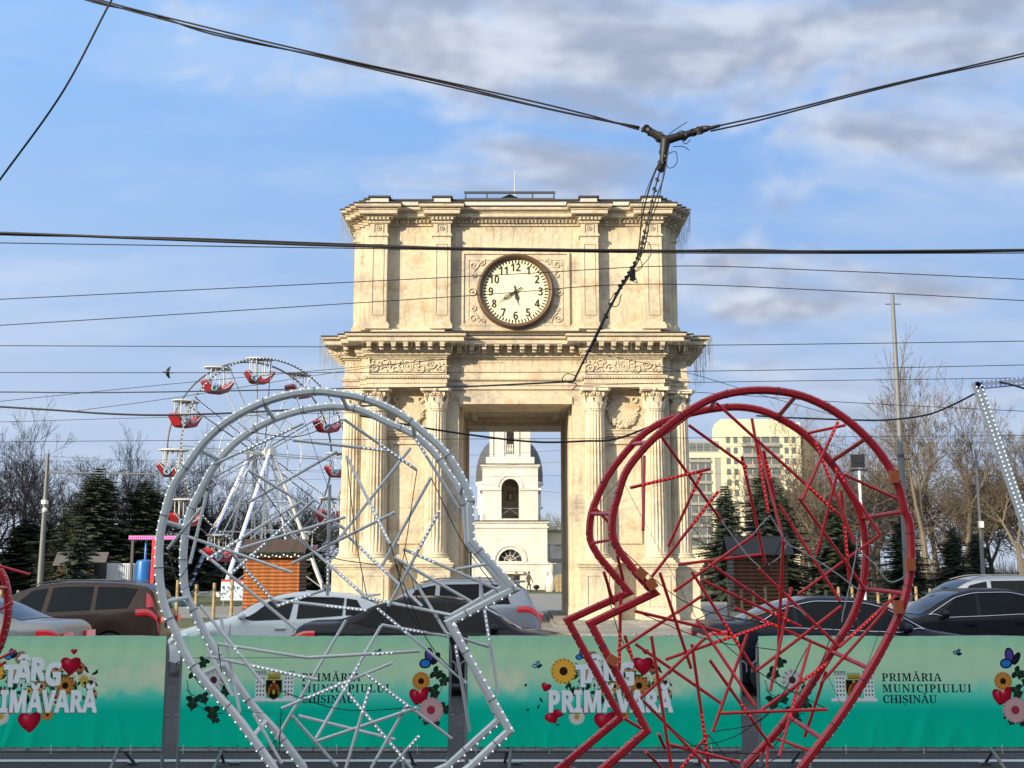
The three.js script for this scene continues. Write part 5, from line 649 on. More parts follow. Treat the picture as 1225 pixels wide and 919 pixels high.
{ // cathedral behind the tower
  const t = thing('cathedral', 'white cathedral with dark grey dome rising behind the bell tower', 'church', [-0.44, PLAZA, -196]);
  mesh('drum', lathe([[5.2, 0], [5.2, 12.0], [5.6, 12.1], [5.6, 12.4], [5.3, 12.5], [5.3, 15.8], [5.7, 16.0], [5.7, 16.4], [5.2, 16.45]], 48), M.white, t);
  mesh('dome', lathe([[5.6, 16.4], [5.6, 17.8], [5.5, 19.0], [5.25, 20.2], [4.85, 21.3], [4.2, 22.4], [3.3, 23.3], [2.1, 24.0], [0.9, 24.4], [0.5, 24.5], [0.4, 26.2], [0, 27.4]], 48), std(lin(0.10, 0.095, 0.09), 0.5, { metalness: 0.3 }), t);
  for (let k = 0; k < 12; k++) { const a = (k + 0.5) / 12 * Math.PI * 2; const m = mesh('drum_window', bx(-0.42, 0.42, 7.2, 11.0, 5.12, 5.24), M.windowGlass, t); m.rotation.y = a; }
  mesh('nave', [bx(-12, 12, 0, 6.5, -12, 12)], M.white, t);
}
{ // low white buildings beside the tower
  const t = thing('church_annex', 'low cream walled church annex with white pilasters beside the bell tower', 'building', [6.3, PLAZA, -118]);
  mesh('wall', bx(-2.9, 6, 0, 4.6, -6, 0), M.white, t); mesh('upper_wall', bx(-2.9, 6, 4.6, 5.7, -6, -0.4), M.cream, t); mesh('roof', bx(-3, 6.1, 5.7, 5.85, -6.1, -0.2), M.pole, t); mesh('cornice', [bx(-2.95, 6.05, 4.4, 4.58, 0, 0.25), bx(-2.95, 6.05, 3.9, 4.02, 0, 0.1)], M.white, t);
  for (const x of [-2.5, -0.9, 0.7]) mesh('pilaster', bx(x, x + 0.5, 0, 4.4, 0.002, 0.2), M.white, t);
  const l = thing('church_annex', 'low white church annex wall left of the bell tower door', 'building', [-6.6, PLAZA, -118]); l.userData.label = 'low white church wall on the far side of the tower from the gate pillar';
  mesh('wall', bx(-4, 2.4, 0, 4.6, -6, 0), M.white, l); mesh('cornice', bx(-4.05, 2.45, 4.6, 4.8, -6.05, 0.2), M.white, l); mesh('window', bx(0.6, 1.2, 1.4, 2.6, 0, 0.04), M.windowGlass, l);
  const g = thing('gate_pillar', 'white gate pillar with bulbous top beside the pale fence panels', 'pillar', [3.42, PLAZA, -104]); mesh('shaft', [lathe([[0, 0], [0.55, 0], [0.55, 1.1], [0.25, 1.35], [0.2, 1.6], [0.32, 1.8], [0.38, 2.3], [0.34, 2.4], [0, 2.45]], 18)], M.white, g); mesh('cap', bx(-0.45, 0.45, 2.4, 2.5, -0.45, 0.45), M.white, g);
  const s = thing('street_sign', 'dark rectangular sign board on a post by the gate pillar', 'sign', [4.05, PLAZA, -102]); mesh('board', bx(-0.72, 0.72, 2.45, 2.83, -0.03, 0.03), std(lin(0.035, 0.035, 0.045), 0.6), s); for (const q of [-0.5, 0.5]) mesh('post', rod(V(q, 0, 0), V(q, 2.45, 0), 0.03, 0.03, 8), M.pole, s);
  const f = thing('panel_fence', 'pale wooden panel fence beside the white gate pillar', 'fence', [4.6, PLAZA, -103]); for (let i = 0; i < 6; i++) mesh('panel', bx(-0.85 + i * 0.36, -0.54 + i * 0.36, 0, 1.45 + (i % 2) * 0.06, -0.03, 0.03), woodPale, f); mesh('fence_rail', bx(-0.85, 1.3, 0.9, 1.0, -0.08, -0.03), woodPale, f);
}
{ // apartment block far behind
  const t = thing('apartment_block', 'pale yellow apartment block with glazed balconies beyond the park', 'building', [70.5, PLAZA, -330]), wall = std(lin(0.60, 0.545, 0.385), 0.85), grey = std(lin(0.26, 0.255, 0.24), 0.7), glass = phys(lin(0.10, 0.12, 0.13), 0.12), f = 3.02;
  mesh('wall', bx(-11.3, 11.3, 0, 43.6, -14, 0), wall, t); mesh('roof_parapet', bx(-11.0, 8.5, 43.6, 44.6, -13, -0.5), wall, t);
  mesh('wing_wall', bx(-20.6, -11.32, 0, 35.0, -12, -1.2), wall, t); mesh('wing_top', bx(-20.2, -11.32, 35.0, 38.6, -11, -2.6), grey, t); mesh('dark_wing', bx(11.32, 15.4, 0, 39.5, -14, -1.0), std(lin(0.12, 0.105, 0.085), 0.8), t);
  mesh('wing_band', [bx(-20.6, -11.34, 33.6, 35.05, -1.2, -0.75), bx(-14.0, -12.95, 0, 33.6, -1.2, -0.9)], wall, t);
  mesh('grey_wing_strip', bx(-12.9, -11.33, 0, 35.1, -1.198, -1.0), grey, t);  // flat grey strip standing on the wing wall
  const win = box(1.15, 1.75, 0.12), bal = box(6.9 / 3 - 0.18, 1.85, 0.12), slabG = box(10.7, 1.05, 1.0), wbal = box(1.9, 1.9, 0.14), wslab = box(6.5, 0.8, 0.7);
  for (let k = 0; k < 10; k++) { const y = 40.2 - 1.6 - k * f;
    for (const x of [-9.3, -7.2, 7.2, 9.3]) mesh('window', win, glass, t).position.set(x, y, 0.03);
    mesh('balcony', slabG, grey, t).position.set(-0.1, y - 1.45, 0.5); for (let q = 0; q < 4; q++) mesh('balcony_glazing', bal, glass, t).position.set(-4.1 + q * 2.66, y, 0.35);
    if (k > 0) { mesh('balcony', wslab, grey, t).position.set(-17.3, y - 2.9, -0.85); for (let q = 0; q < 3; q++) mesh('balcony_glazing', wbal, glass, t).position.set(-19.0 + q * 2.2, y - 1.5, -1.12); }
  }
  for (let q = 0; q < 4; q++) mesh('penthouse_glazing', box(1.8, 2.2, 0.1), glass, t).position.set(-19 + q * 2.1, 36.8, -2.56);
}
// ---------------------------------------------------------------- trees
function segsToGeo(segs, sides) { // tapered open prisms
  const pos = new Float32Array(segs.length * sides * 18); let o = 0; const u = V(0, 0, 0), v = V(0, 0, 0), d = V(0, 0, 0);
  for (const [a, b, r0, r1] of segs) { d.subVectors(b, a).normalize(); u.set(Math.abs(d.y) > 0.9 ? 1 : 0, Math.abs(d.y) > 0.9 ? 0 : 1, 0).cross(d).normalize(); v.crossVectors(d, u);
    const P = (p, r, k) => { const t = k / sides * Math.PI * 2, c = Math.cos(t) * r, s = Math.sin(t) * r; return [p.x + u.x * c + v.x * s, p.y + u.y * c + v.y * s, p.z + u.z * c + v.z * s]; };
    for (let k = 0; k < sides; k++) { const A = P(a, r0, k), B = P(a, r0, k + 1), C = P(b, r1, k), E = P(b, r1, k + 1); for (const q of [A, B, C, B, E, C]) { pos[o++] = q[0]; pos[o++] = q[1]; pos[o++] = q[2]; } } }
  const g = new THREE.BufferGeometry(); g.setAttribute('position', new THREE.BufferAttribute(pos, 3)); g.computeVertexNormals(); return g;
}
function bareTree(seed, H, opt = {}) { // leafless broadleaf tree: returns [trunk geometry, twig geometry]
  const R = rng(seed), { upright = 0.35, spread = 0.55, depth = 7, first = 0.24, ratio = 0.76, droop = 0, twigR = 0.019, kids = 2.55, side = 0.62 } = opt, big = [], fine = [];
  const grow2 = (p, dir, len, r, lv) => { const n = lv < 2 ? 4 : lv < 5 ? 3 : 2; let q = p.clone(), d = dir.clone(), rr = r; const r1 = Math.max(twigR * 0.6, r * 0.68);
    for (let i = 0; i < n; i++) { d.add(V((R() - 0.5) * 0.22, (R() - 0.5) * 0.14 + (lv > 4 ? -droop : 0), (R() - 0.5) * 0.22)).normalize(); const w = q.clone().addScaledVector(d, len / n), nr = mix(r, r1, (i + 1) / n); (lv < 4 ? big : fine).push([q, w, rr, nr]); 
      if (lv >= 2 && lv < depth && R() < side) { const sd = d.clone().applyAxisAngle(V(R() - 0.5, R() - 0.5, R() - 0.5).normalize(), 0.7 + 0.5 * R()).add(V(0, 0.15, 0)).normalize(); grow2(w, sd, len * (0.45 + 0.25 * R()), nr * 0.5, Math.max(lv + 2, 4)); }
      q = w; rr = nr; }
    if (lv >= depth) return; const k = Math.floor(kids + R());
    for (let i = 0; i < k; i++) { const ax = V(Math.cos(i / k * 6.28 + R()), 0, Math.sin(i / k * 6.28 + R())), sd = d.clone().applyAxisAngle(ax, spread * (0.5 + 0.9 * R())); sd.y += upright * 0.3; sd.normalize(); grow2(q, sd, len * ratio * (0.75 + 0.45 * R()), r1 * 0.78, lv + 1); } };
  grow2(V(0, -0.05, 0), V((R() - 0.5) * 0.1, 1, (R() - 0.5) * 0.1), H * first, H * 0.017, 0); return [segsToGeo(big, 6), segsToGeo(fine, 3)];
}
function conifer(seed, H, W, dens = 1) { const R = rng(seed), pos = [], trunk = []; trunk.push([V(0, -0.05, 0), V(0, H * 0.97, 0), H * 0.018, 0.02]);
  const tri = (a, b, c) => pos.push(a.x, a.y, a.z, b.x, b.y, b.z, c.x, c.y, c.z);
  const rows = Math.round(H * 5.6); for (let k = 0; k < rows; k++) { const f = k / rows, y = H * (0.05 + 0.95 * f), L = W * Math.pow(1 - f, 0.8) * (0.72 + 0.5 * R()) + 0.12, n = 8 + Math.floor(R() * 3); const a0 = R() * 6.28;
    for (let i = 0; i < n; i++) { const a = a0 + i / n * 6.28 + (R() - 0.5) * 0.5, l = L * (0.45 + 0.75 * R()) * (1 + 0.55 * noise.noise(Math.cos(a) * 1.3 + seed, y * 0.55, Math.sin(a) * 1.3)), dx = Math.cos(a), dz = Math.sin(a), lift = mix(-0.25, 0.5, f), tip = V(dx * l, y + l * lift * 0.6 - l * 0.22, dz * l), rt = V(0, y, 0); trunk.push([rt, tip, 0.014 + 0.010 * l, 0.006]);
      const m = Math.max(5, Math.round(l * 11 * dens)); for (let j = 0; j < m; j++) { const t = 0.12 + 0.88 * (j + R()) / m, c = rt.clone().lerp(tip, t); c.y -= Math.sin(t * 3.1) * 0.03 * l; const w = (0.27 + 0.20 * R()) * (1.1 - 0.55 * t) * Math.min(1, l + 0.3), sgn = j % 2 ? 1 : -1; const side = V(-dz * sgn + dx * 0.7, -0.25 + 0.4 * (R() - 0.5), dx * sgn + dz * 0.7).normalize().multiplyScalar(w * 1.25), thick = V((R() - 0.5) * 0.6, 1, (R() - 0.5) * 0.6).normalize().multiplyScalar(w * 0.30), fw = V(dx, 0, dz).multiplyScalar(w * 0.33);
        const e = c.clone().add(side); tri(c.clone().add(fw), c.clone().sub(fw), e); tri(c.clone().add(thick), c.clone().sub(thick), e); } } }
  const g = new THREE.BufferGeometry(); g.setAttribute('position', new THREE.Float32BufferAttribute(pos, 3)); g.computeVertexNormals(); return [segsToGeo(trunk, 5), g]; }
const bark = std(lin(0.06, 0.049, 0.041), 0.95), twig = std(lin(0.062, 0.050, 0.042), 0.95), barkTanSunlit = std(lin(0.15, 0.12, 0.085), 0.95), twigTanSunlit = std(lin(0.125, 0.10, 0.072), 0.95), olive = std(lin(0.13, 0.115, 0.04), 0.95), needle = std(lin(0.030, 0.048, 0.022), 0.9, { side: THREE.DoubleSide }), needleBlue = std(lin(0.034, 0.052, 0.036), 0.9, { side: THREE.DoubleSide });  // the lighter tan pair has sunlight put into the bark and twig colour
function tree(name, label, cat, geos, m1, m2, pos, turn, scale, group) { const t = thing(name, label, cat, pos, turn, group); mesh('trunk', geos[0], m1, t); mesh('crown', geos[1], m2, t); if (Array.isArray(scale)) t.scale.set(...scale); else t.scale.setScalar(scale); return t; }
const bareA = bareTree(3, 14), bareB = bareTree(8, 14, { spread: 0.62, upright: 0.2 }), bareC = bareTree(21, 14, { spread: 0.45, upright: 0.6, first: 0.28 }), bareD = bareTree(33, 12, { spread: 0.5, droop: 0.10, depth: 7 }), bush = bareTree(45, 7, { first: 0.12, spread: 0.75, depth: 7, ratio: 0.82, twigR: 0.014, upright: 0.3, side: 0.5 });
const scrub = bareTree(52, 7, { first: 0.10, spread: 0.8, depth: 6, ratio: 0.84, twigR: 0.014, upright: 0.35, kids: 2.8 });
const conA = conifer(2, 9, 2.6), conB = conifer(5, 8, 2.3), conC = conifer(7, 3.2, 1.15, 1.6);
const gy = PLAZA;
// left: park trees
[[-48, -100, bareA, 1.05], [-41.5, -96, bareB, 1.02], [-37.5, -99, bareA, 1.0], [-34.5, -103, bareC, 0.92], [-31.2, -97, bareB, 0.98], [-27.5, -108, bareC, 0.92], [-45, -110, bareC, 1.1], [-39, -115, bareB, 1.1], [-51, -105, bareB, 1.05], [-44.5, -101, bareA, 1.0], [-33, -111, bareA, 1.08], [-29.5, -115, bareB, 1.02], [-36, -107, bareB, 1.0], [-48, -118, bareA, 1.15], [-25.5, -101, bareA, 0.85]].forEach(([x, z, g, s], i) => tree('bare_tree', 'tall leafless grey tree in the park behind the brown minivan', 'tree', g, bark, twig, [x, gy, z], i * 1.3, s, 'leafless park trees beyond the minivan'));
[[-31.3, -84, conB, [1.3, 0.8, 1.3]], [-28.2, -80, conA, [1.5, 0.98, 1.5]], [-25.6, -82, conA, [1.5, 0.9, 1.5]], [-23.0, -86, conB, [1.6, 0.88, 1.6]], [-34.5, -88, conA, [1, 0.6, 1]], [-21.0, -94, conB, [1.1, 0.62, 1.1]]].forEach(([x, z, g, s], i) => tree('spruce_tree', 'dark green spruce in the park behind the far stall', 'tree', g, bark, i % 2 ? needleBlue : needle, [x, gy, z], i * 2.1, s, 'dark spruces behind the far stall'));
tree('young_spruce', 'young spruce standing in front of the far wooden stall', 'tree', conC, bark, needleBlue, [-22.0, gy, -60], 0.4, [1.15, 1.24, 1.15]);
[[-30, -122], [-26, -118], [-22.5, -124], [-19, -119], [-15.5, -125], [-12.6, -121], [-33, -128]].forEach(([x, z], i) => tree('bare_shrub', 'brown leafless thicket tree behind the ferris wheel', 'tree', bush, bark, twigTanSunlit, [x, gy, z], i * 1.7, [2.1, 2.2 + 0.2 * (i % 3), 2.1], 'brown thicket behind the ferris wheel'));
[[-24.5, -98], [-20.3, -100], [-16.5, -97], [-13.6, -100]].forEach(([x, z], i) => tree('dark_spruce', 'dark spruce standing behind the ferris wheel legs', 'tree', conB, bark, needle, [x, gy, z], i, [1.2, 0.62 + 0.08 * (i % 2), 1.2], 'dark spruces behind the ferris wheel'));
[[-58, -98], [-53, -94], [-49.5, -100], [-46, -92], [-43, -99], [-39.5, -92], [-36.5, -97], [-33.5, -93], [-30, -100], [-27, -93], [-23.5, -103], [-20, -108]].forEach(([x, z], i) => tree('bare_shrub', 'dark leafless scrub tree under the tall park trees', 'tree', scrub, bark, twig, [x, gy, z], i * 2.3, [2.4, 2.3 + 0.5 * (i % 3), 2.4], 'dark scrub under the park trees'));
[[-52, -90], [-44, -88], [-40.5, -86], [-37, -90]].forEach(([x, z], i) => tree('dark_spruce', 'dark spruce in the shade of the tall park trees', 'tree', conA, bark, needle, [x, gy, z], i, [1.5, 0.55 + 0.1 * (i % 2), 1.5], 'dark spruces under the park trees'));
// right: spruces in front of the apartment block, olive thicket and tall bare trees
[[12.7, -70, conB, 0.86], [15.5, -72, conA, 0.93], [17.4, -76, conA, 0.80]].forEach(([x, z, g, s], i) => tree('spruce_tree', 'ragged blue green spruce behind the dark brown hut', 'tree', g, bark, i === 2 ? needle : needleBlue, [x, gy, z], i * 1.1, s, 'spruces behind the dark hut'));
[[20.3, -74, 0.78], [21.9, -66, 0.55], [24.6, -66, 0.52], [17.6, -62, 0.4], [27.5, -70, 0.5]].forEach(([x, z, s], i) => tree('spruce_tree', 'bushy olive green spruce behind the black sedans', 'tree', i % 2 ? conA : conB, bark, i % 2 ? needle : needleBlue, [x, gy, z], i * 0.9, [s * 1.3, s, s * 1.3], 'low spruces behind the black sedans'));
[[28.0, -80, bareC, 1.12], [24.5, -84, bareA, 0.95], [31.8, -83, bareC, 1.0], [34.6, -80, bareB, 0.98], [37.5, -84, bareA, 1.05], [26.4, -95, bareB, 1.1], [30.2, -98, bareA, 1.12], [34.5, -96, bareC, 1.15], [40.5, -92, bareB, 1.08], [22.5, -92, bareC, 0.98]].forEach(([x, z, g, s], i) => tree('bare_tree', ['tallest tan leafless tree, close beside the tall street mast', 'tan leafless tree behind the black floodlight', 'tan leafless tree behind the slim pale lamp post', 'tan leafless tree behind the leaning lit frame', 'tan leafless tree behind the leaning lit frame'][i] || 'tan leafless tree in the back row of the park beyond the mast', 'tree', g, barkTanSunlit, twigTanSunlit, [x, gy, z], i * 1.9, s, 'tan leafless trees beyond the black sedans'));
[[21, -92], [24, -95], [27.5, -90], [30.5, -94], [33.5, -90], [36.8, -93], [40, -90], [22.8, -104], [29, -103], [35, -102], [41, -101]].forEach(([x, z], i) => tree('bare_shrub', 'brown leafless thicket tree in the park behind the crossovers', 'tree', i % 3 ? bush : bareD, bark, i % 2 ? twigTanSunlit : twig, [x, gy, z], i * 1.7, i % 3 ? [2.3, 2.5 + 0.25 * (i % 4), 2.3] : 0.95, 'brown thicket beyond the black sedans'));
[[19, -86], [22, -82], [26, -86], [29.5, -84], [33, -86], [36, -82], [39.5, -85], [43, -84], [45, -94], [48, -88], [17, -95]].forEach(([x, z], i) => tree('bare_shrub', 'tan leafless scrub tree at the edge of the park behind the sedans', 'tree', scrub, barkTanSunlit, i % 2 ? twigTanSunlit : twig, [x, gy, z], i * 2.9, [2.3, 2.2 + 0.45 * (i % 3), 2.3], 'tan scrub beyond the black sedans'));
[[5.6, -160], [7.9, -158], [3.4, -166]].forEach(([x, z], i) => tree('willow_tree', 'olive willow showing between the tower and the passage wall', 'tree', bush, barkTanSunlit, olive, [x, gy, z], i, [2.0, 2.65, 2.0], 'willows behind the church annex'));
{ // hedge-like wall of far trunks and undergrowth that closes the park
  const R = rng(91), far = []; for (let i = 0; i < 9000; i++) { const left = i % 2, x = left ? -62 + R() * 50 : 14 + R() * 50, z = -112 - R() * 14, h = 1.2 + 2.6 * R() * R(), a = V(x, gy, z), b = V(x + (R() - 0.5) * 1.0, gy + h, z + (R() - 0.5)); far.push([a, b, 0.03, 0.012]); }
  tag(mesh('undergrowth', segsToGeo(far, 3), twig), 'brown undergrowth closing off the far side of the park', 'undergrowth', null, 'stuff');
}
// ---------------------------------------------------------------- poles, overhead cables, bird, people
const WIRES = {
 thick:{r:0.02,w:[[-9.02,6.63,-16,-7.24,6.58,-16,-2.27,6.39,-16,1.03,6.33,-16,4.33,6.31,-16,7.22,6.33,-16,9.29,6.36,-16],[-9.05,6.66,-16.05,-7.26,6.57,-16.05,-4.77,6.52,-16.05,-2.28,6.43,-16.05,1.03,6.32,-16.05,3.4,6.35,-16.05,4.58,6.31,-16.05,7.24,6.33,-16.05,9.32,6.38,-16.05]]},
 thin:{r:0.008,w:[[-9.17,6.55,-16.3,-7.36,6.52,-16.3,-2.31,6.44,-16.3,2.37,6.37,-16.3,7.35,6.37,-16.3,9.46,6.38,-16.3],[-11.15,6.46,-20,-8.97,6.56,-20,-.04,7.01,-20,2.9,7.16,-20,5.69,7.07,-20,8.99,6.92,-20,11.55,6.8,-20],[-11.33,6.05,-20.4,-9.11,6.18,-20.4,-.63,6.73,-20.4,2.21,6.93,-20.4,5.79,6.81,-20.4,9.14,6.63,-20.4,11.74,6.49,-20.4],[-12.2,6.12,-22,-9.8,6.12,-22,-3.56,6.1,-22,3.64,6.13,-22,9.81,6.21,-22,12.61,6.26,-22],[-13.26,5.94,-24,-10.65,5.94,-24,-3.35,5.94,-24,3.96,5.97,-24,10.66,6.1,-24,13.71,6.17,-24],[1.65,5.99,-26,3.9,6.05,-26,11.53,6.16,-26,14.83,6.22,-26],[1.49,6.05,-26.5,4.36,5.9,-26.5,7.22,5.7,-26.5,11.7,5.47,-26.5,15.03,5.32,-26.5],[-16.41,5.1,-30,-13.19,5.15,-30,-4.58,5.21,-30,4.04,5.25,-30,13.2,5.32,-30,16.97,5.36,-30],[-16.76,5.97,-30.5,-13.48,6.28,-30.5,-9.1,6.73,-30.5,-4.26,7.18,-30.5,-1.16,7.45,-30.5],[-11.67,6.09,-31,-9.23,6.42,-31,-4.33,7.2,-31,-2.08,7.49,-31],[-18.1,5.98,-33,-14.55,6.05,-33,-11.46,6.14,-33,-7.43,6.24,-33,-3.15,6.36,-33],[1.84,7.34,-29,4.4,6.79,-29,6.13,6.26,-29,8.3,5.64,-29],[-33.83,7.46,-62,-27.18,7.59,-62,-2.33,7.95,-62,2.69,8.21,-62,12.79,8.44,-62,35.05,8.79,-62],[-34.86,7,-64,-28.01,7.13,-64,-2.4,7.5,-64,2.77,7.78,-64,13.18,8.05,-64,36.14,8.46,-64],[-35.89,6.45,-66,-28.85,6.69,-66,-2.48,7.11,-66,2.85,7.2,-66,13.56,7.35,-66,37.17,7.63,-66],[-37.17,8.78,-68,-29.84,8.63,-68,-2.55,6.93,-68,2.93,6.35,-68,9.08,5.87,-68]]},
 mid:{r:0.013,w:[[-13.22,5.51,-24,-10.62,5.53,-24,-8.7,5.44,-23.5,-6.86,5.38,-23,-2.78,4.98,-20,-.92,4.61,-17.5,.31,4.36,-15.6,.8,4.29,-15],[-12.11,5.08,-22,-9.72,4.94,-22,-8.6,4.87,-22,-7.73,4.81,-22,-6.7,4.78,-22,-5.3,4.82,-22,-3.17,4.94,-22,-2.26,4.98,-22],[-1.84,3.71,-14,-1,3.55,-14,.28,3.39,-14,.88,3.4,-14,1.23,3.42,-14,1.79,3.63,-14,2.25,3.81,-14]]},
 near:{r:0.0065,w:[[3.07,3.02,-7.6,2.97,2.96,-7.8,2.87,2.92,-8,2.67,2.92,-8.3,2.52,2.96,-8.6,2.12,3.03,-9,1.94,3.07,-9.2],[3.18,3.09,-7.6,3.27,3.04,-7.5,3.36,2.98,-7.4]]},
 lone:{r:0.011,w:[[-4.17,8.48,-12,-4.39,8.04,-12,-4.86,6.98,-12,-5.47,5.99,-12,-6.03,5.11,-12]]},
 upleft:{r:0.012,w:[[-6.81,9.95,-15,-5.76,9.59,-15,-4.13,9.13,-15,-2.41,8.71,-15,-.59,8.27,-15,.99,7.9,-15,1.72,7.76,-15],[-6.81,10,-15,-5.76,9.62,-15,-4.14,9.18,-15,-2.41,8.75,-15,-.59,8.33,-15,.99,7.94,-15,1.71,7.72,-15],[-6.82,9.99,-15.02,-5.76,9.57,-15.02,-4.95,9.39,-15.02,-4.14,9.11,-15.02,-2.42,8.74,-15.02,-.59,8.31,-15.02,.31,8.07,-15.02,1.72,7.75,-15.02]]},
 right:{r:0.012,w:[[9,9.34,-15,6.96,8.81,-15,4.95,8.32,-15,3.58,7.96,-15,2.67,7.75,-15],[8.99,9.29,-15,6.96,8.77,-15,5.52,8.44,-15,4.37,8.14,-15,3.24,7.83,-15,2.67,7.7,-15]]},
 down:{r:0.011,w:[[2.07,7.45,-15,1.92,6.94,-15,1.77,6.33,-15,1.7,6.04,-15,1.56,5.76,-15,1.4,5.51,-15,1.12,4.91,-15,.8,4.3,-15],[2.04,7.44,-15.03,1.85,6.95,-15.03,1.73,6.49,-15.03,1.68,6.08,-15.03,1.61,5.82,-15.03,1.38,5.46,-15.03,1.2,5.12,-15.03,.8,4.3,-15.03],[2.09,7.42,-14.97,2.01,7.01,-14.97,1.86,6.6,-14.97,1.73,6.03,-14.97,1.53,5.67,-14.97,1.43,5.52,-14.97,1.08,4.85,-14.97,.81,4.3,-14.97]]},
 loops:{r:0.006,w:[[2.07,7.37,-15,2.19,7.41,-15,2.2,7.24,-15,2.1,7.18,-15,2.04,7.31,-15],[1.7,6.12,-15,1.8,6.16,-15,1.84,6.01,-15,1.74,5.86,-15,1.59,5.76,-15,1.54,5.79,-15],[1.74,6.21,-15,1.67,6.04,-15,1.71,5.81,-15,1.55,5.72,-15],[2.11,7.66,-15,2.24,7.75,-15,2.36,7.83,-15],[2.16,7.48,-15,2.3,7.48,-15,2.38,7.43,-15],[2.26,7.6,-15,2.33,7.52,-15,2.4,7.58,-15],[1.93,7.19,-15,1.75,6.73,-15,1.7,6.33,-15],[2.04,7.19,-15,1.95,6.73,-15,1.81,6.38,-15],[1.35,5.47,-15,1.27,5.31,-15,1.38,5.29,-15,1.44,5.45,-15],[1.58,5.75,-15,1.65,5.61,-15,1.54,5.65,-15],[.84,4.36,-15,.71,4.39,-15,.65,4.3,-15,.84,4.25,-15,.78,4.18,-15]]},
};
const WHITE_CABLES = [[1.58,2.19,-7.2,1.62,2.12,-7.2,1.68,2.02,-7.2,1.75,1.98,-7.2,1.85,1.92,-7.2,1.97,1.84,-7.2,2.1,1.74,-7.2],[1.58,2.19,-7.2,1.52,2.13,-7.2,1.47,2.07,-7.2],[1.68,2.02,-7.2,1.63,1.94,-7.2,1.56,1.89,-7.2],[1.28,2.16,-7.2,1.35,2.06,-7.2,1.44,1.94,-7.2,1.51,1.87,-7.2,1.5,1.87,-7.2],[2.11,2.1,-7.2,2.1,1.99,-7.2,2.07,1.85,-7.2,2.04,1.74,-7.2,2,1.6,-7.2,1.99,1.55,-7.2],[2.1,1.99,-7.2,2.2,1.9,-7.2,2.29,1.79,-7.2,2.35,1.8,-7.2,2.42,1.85,-7.2],[1.77,1.59,-7.2,1.74,1.62,-7.2,1.7,1.64,-7.2]];

const triples = a => { const r = []; for (let i = 0; i < a.length; i += 3) r.push(V(a[i], a[i + 1], a[i + 2])); return r; };
function pole(label, x, z, h, r0, r1, extra) { const t = thing('lamp_post', label, 'pole', [x, PLAZA, z]); mesh('shaft', rod(V(0, 0, 0), V(0, h, 0), r0, r1, 14), M.pole, t); mesh('foot_plate', new THREE.CylinderGeometry(r0 * 2, r0 * 2.2, 0.12, 14).translate(0, 0.06, 0), M.pole, t); if (extra) extra(t); return t; }
{
  const m = pole('tall tapering grey steel mast behind the red sculpture', 20.0, -60, 16.1, 0.20, 0.09, t => { mesh('cross_arm', rod(V(-0.4, 15.6, 0), V(0.4, 15.6, 0), 0.035, 0.035, 6), M.pole, t); mesh('collar', new THREE.CylinderGeometry(0.18, 0.18, 0.16, 14).translate(0, 7.6, 0), M.iron, t); for (const y of [8.9, 7.4]) mesh('wire_bracket', rod(V(-0.5, y, 0), V(0.5, y + 0.05, 0), 0.03, 0.03, 6), M.iron, t); }); m.name = 'street_mast';
  const f = pole('white post carrying a black square floodlight near the red sculpture', 11.88, -40, 5.15, 0.055, 0.05, t => { mesh('floodlight', [box(0.44, 0.44, 0.14, -0.05, 5.47, 0.06), bx(-0.3, 0.2, 5.14, 5.19, -0.06, 0.06)], M.black, t); mesh('lens', box(0.24, 0.22, 0.03, -0.03, 5.5, 0.135), M.windowGlass, t); mesh('bracket', rod(V(-0.3, 5.14, 0), V(0.3, 5.18, 0), 0.025, 0.025, 6), M.iron, t); }); f.name = 'floodlight_post'; f.children.find(c => c.name === 'shaft').material = M.bulb;
  pole('slim pale lamp post behind the pale blue grey crossover', 21.86, -55, 7.4, 0.11, 0.05, t => mesh('bracket_box', box(0.2, 0.3, 0.2, 0, 3.9, 0.1), M.white, t));
  pole('grey lamp post with a small camera behind the brown minivan', -17.9, -45, 6.2, 0.12, 0.06, t => { mesh('camera', [box(0.16, 0.16, 0.3, 0.05, 4.35, 0.15), new THREE.SphereGeometry(0.1, 12, 8).translate(0.06, 4.05, 0.12)], M.bulb, t); mesh('arm', rod(V(0, 5.5, 0), V(4.2, 5.45, -0.2), 0.03, 0.03, 6), M.pole, t); });
}
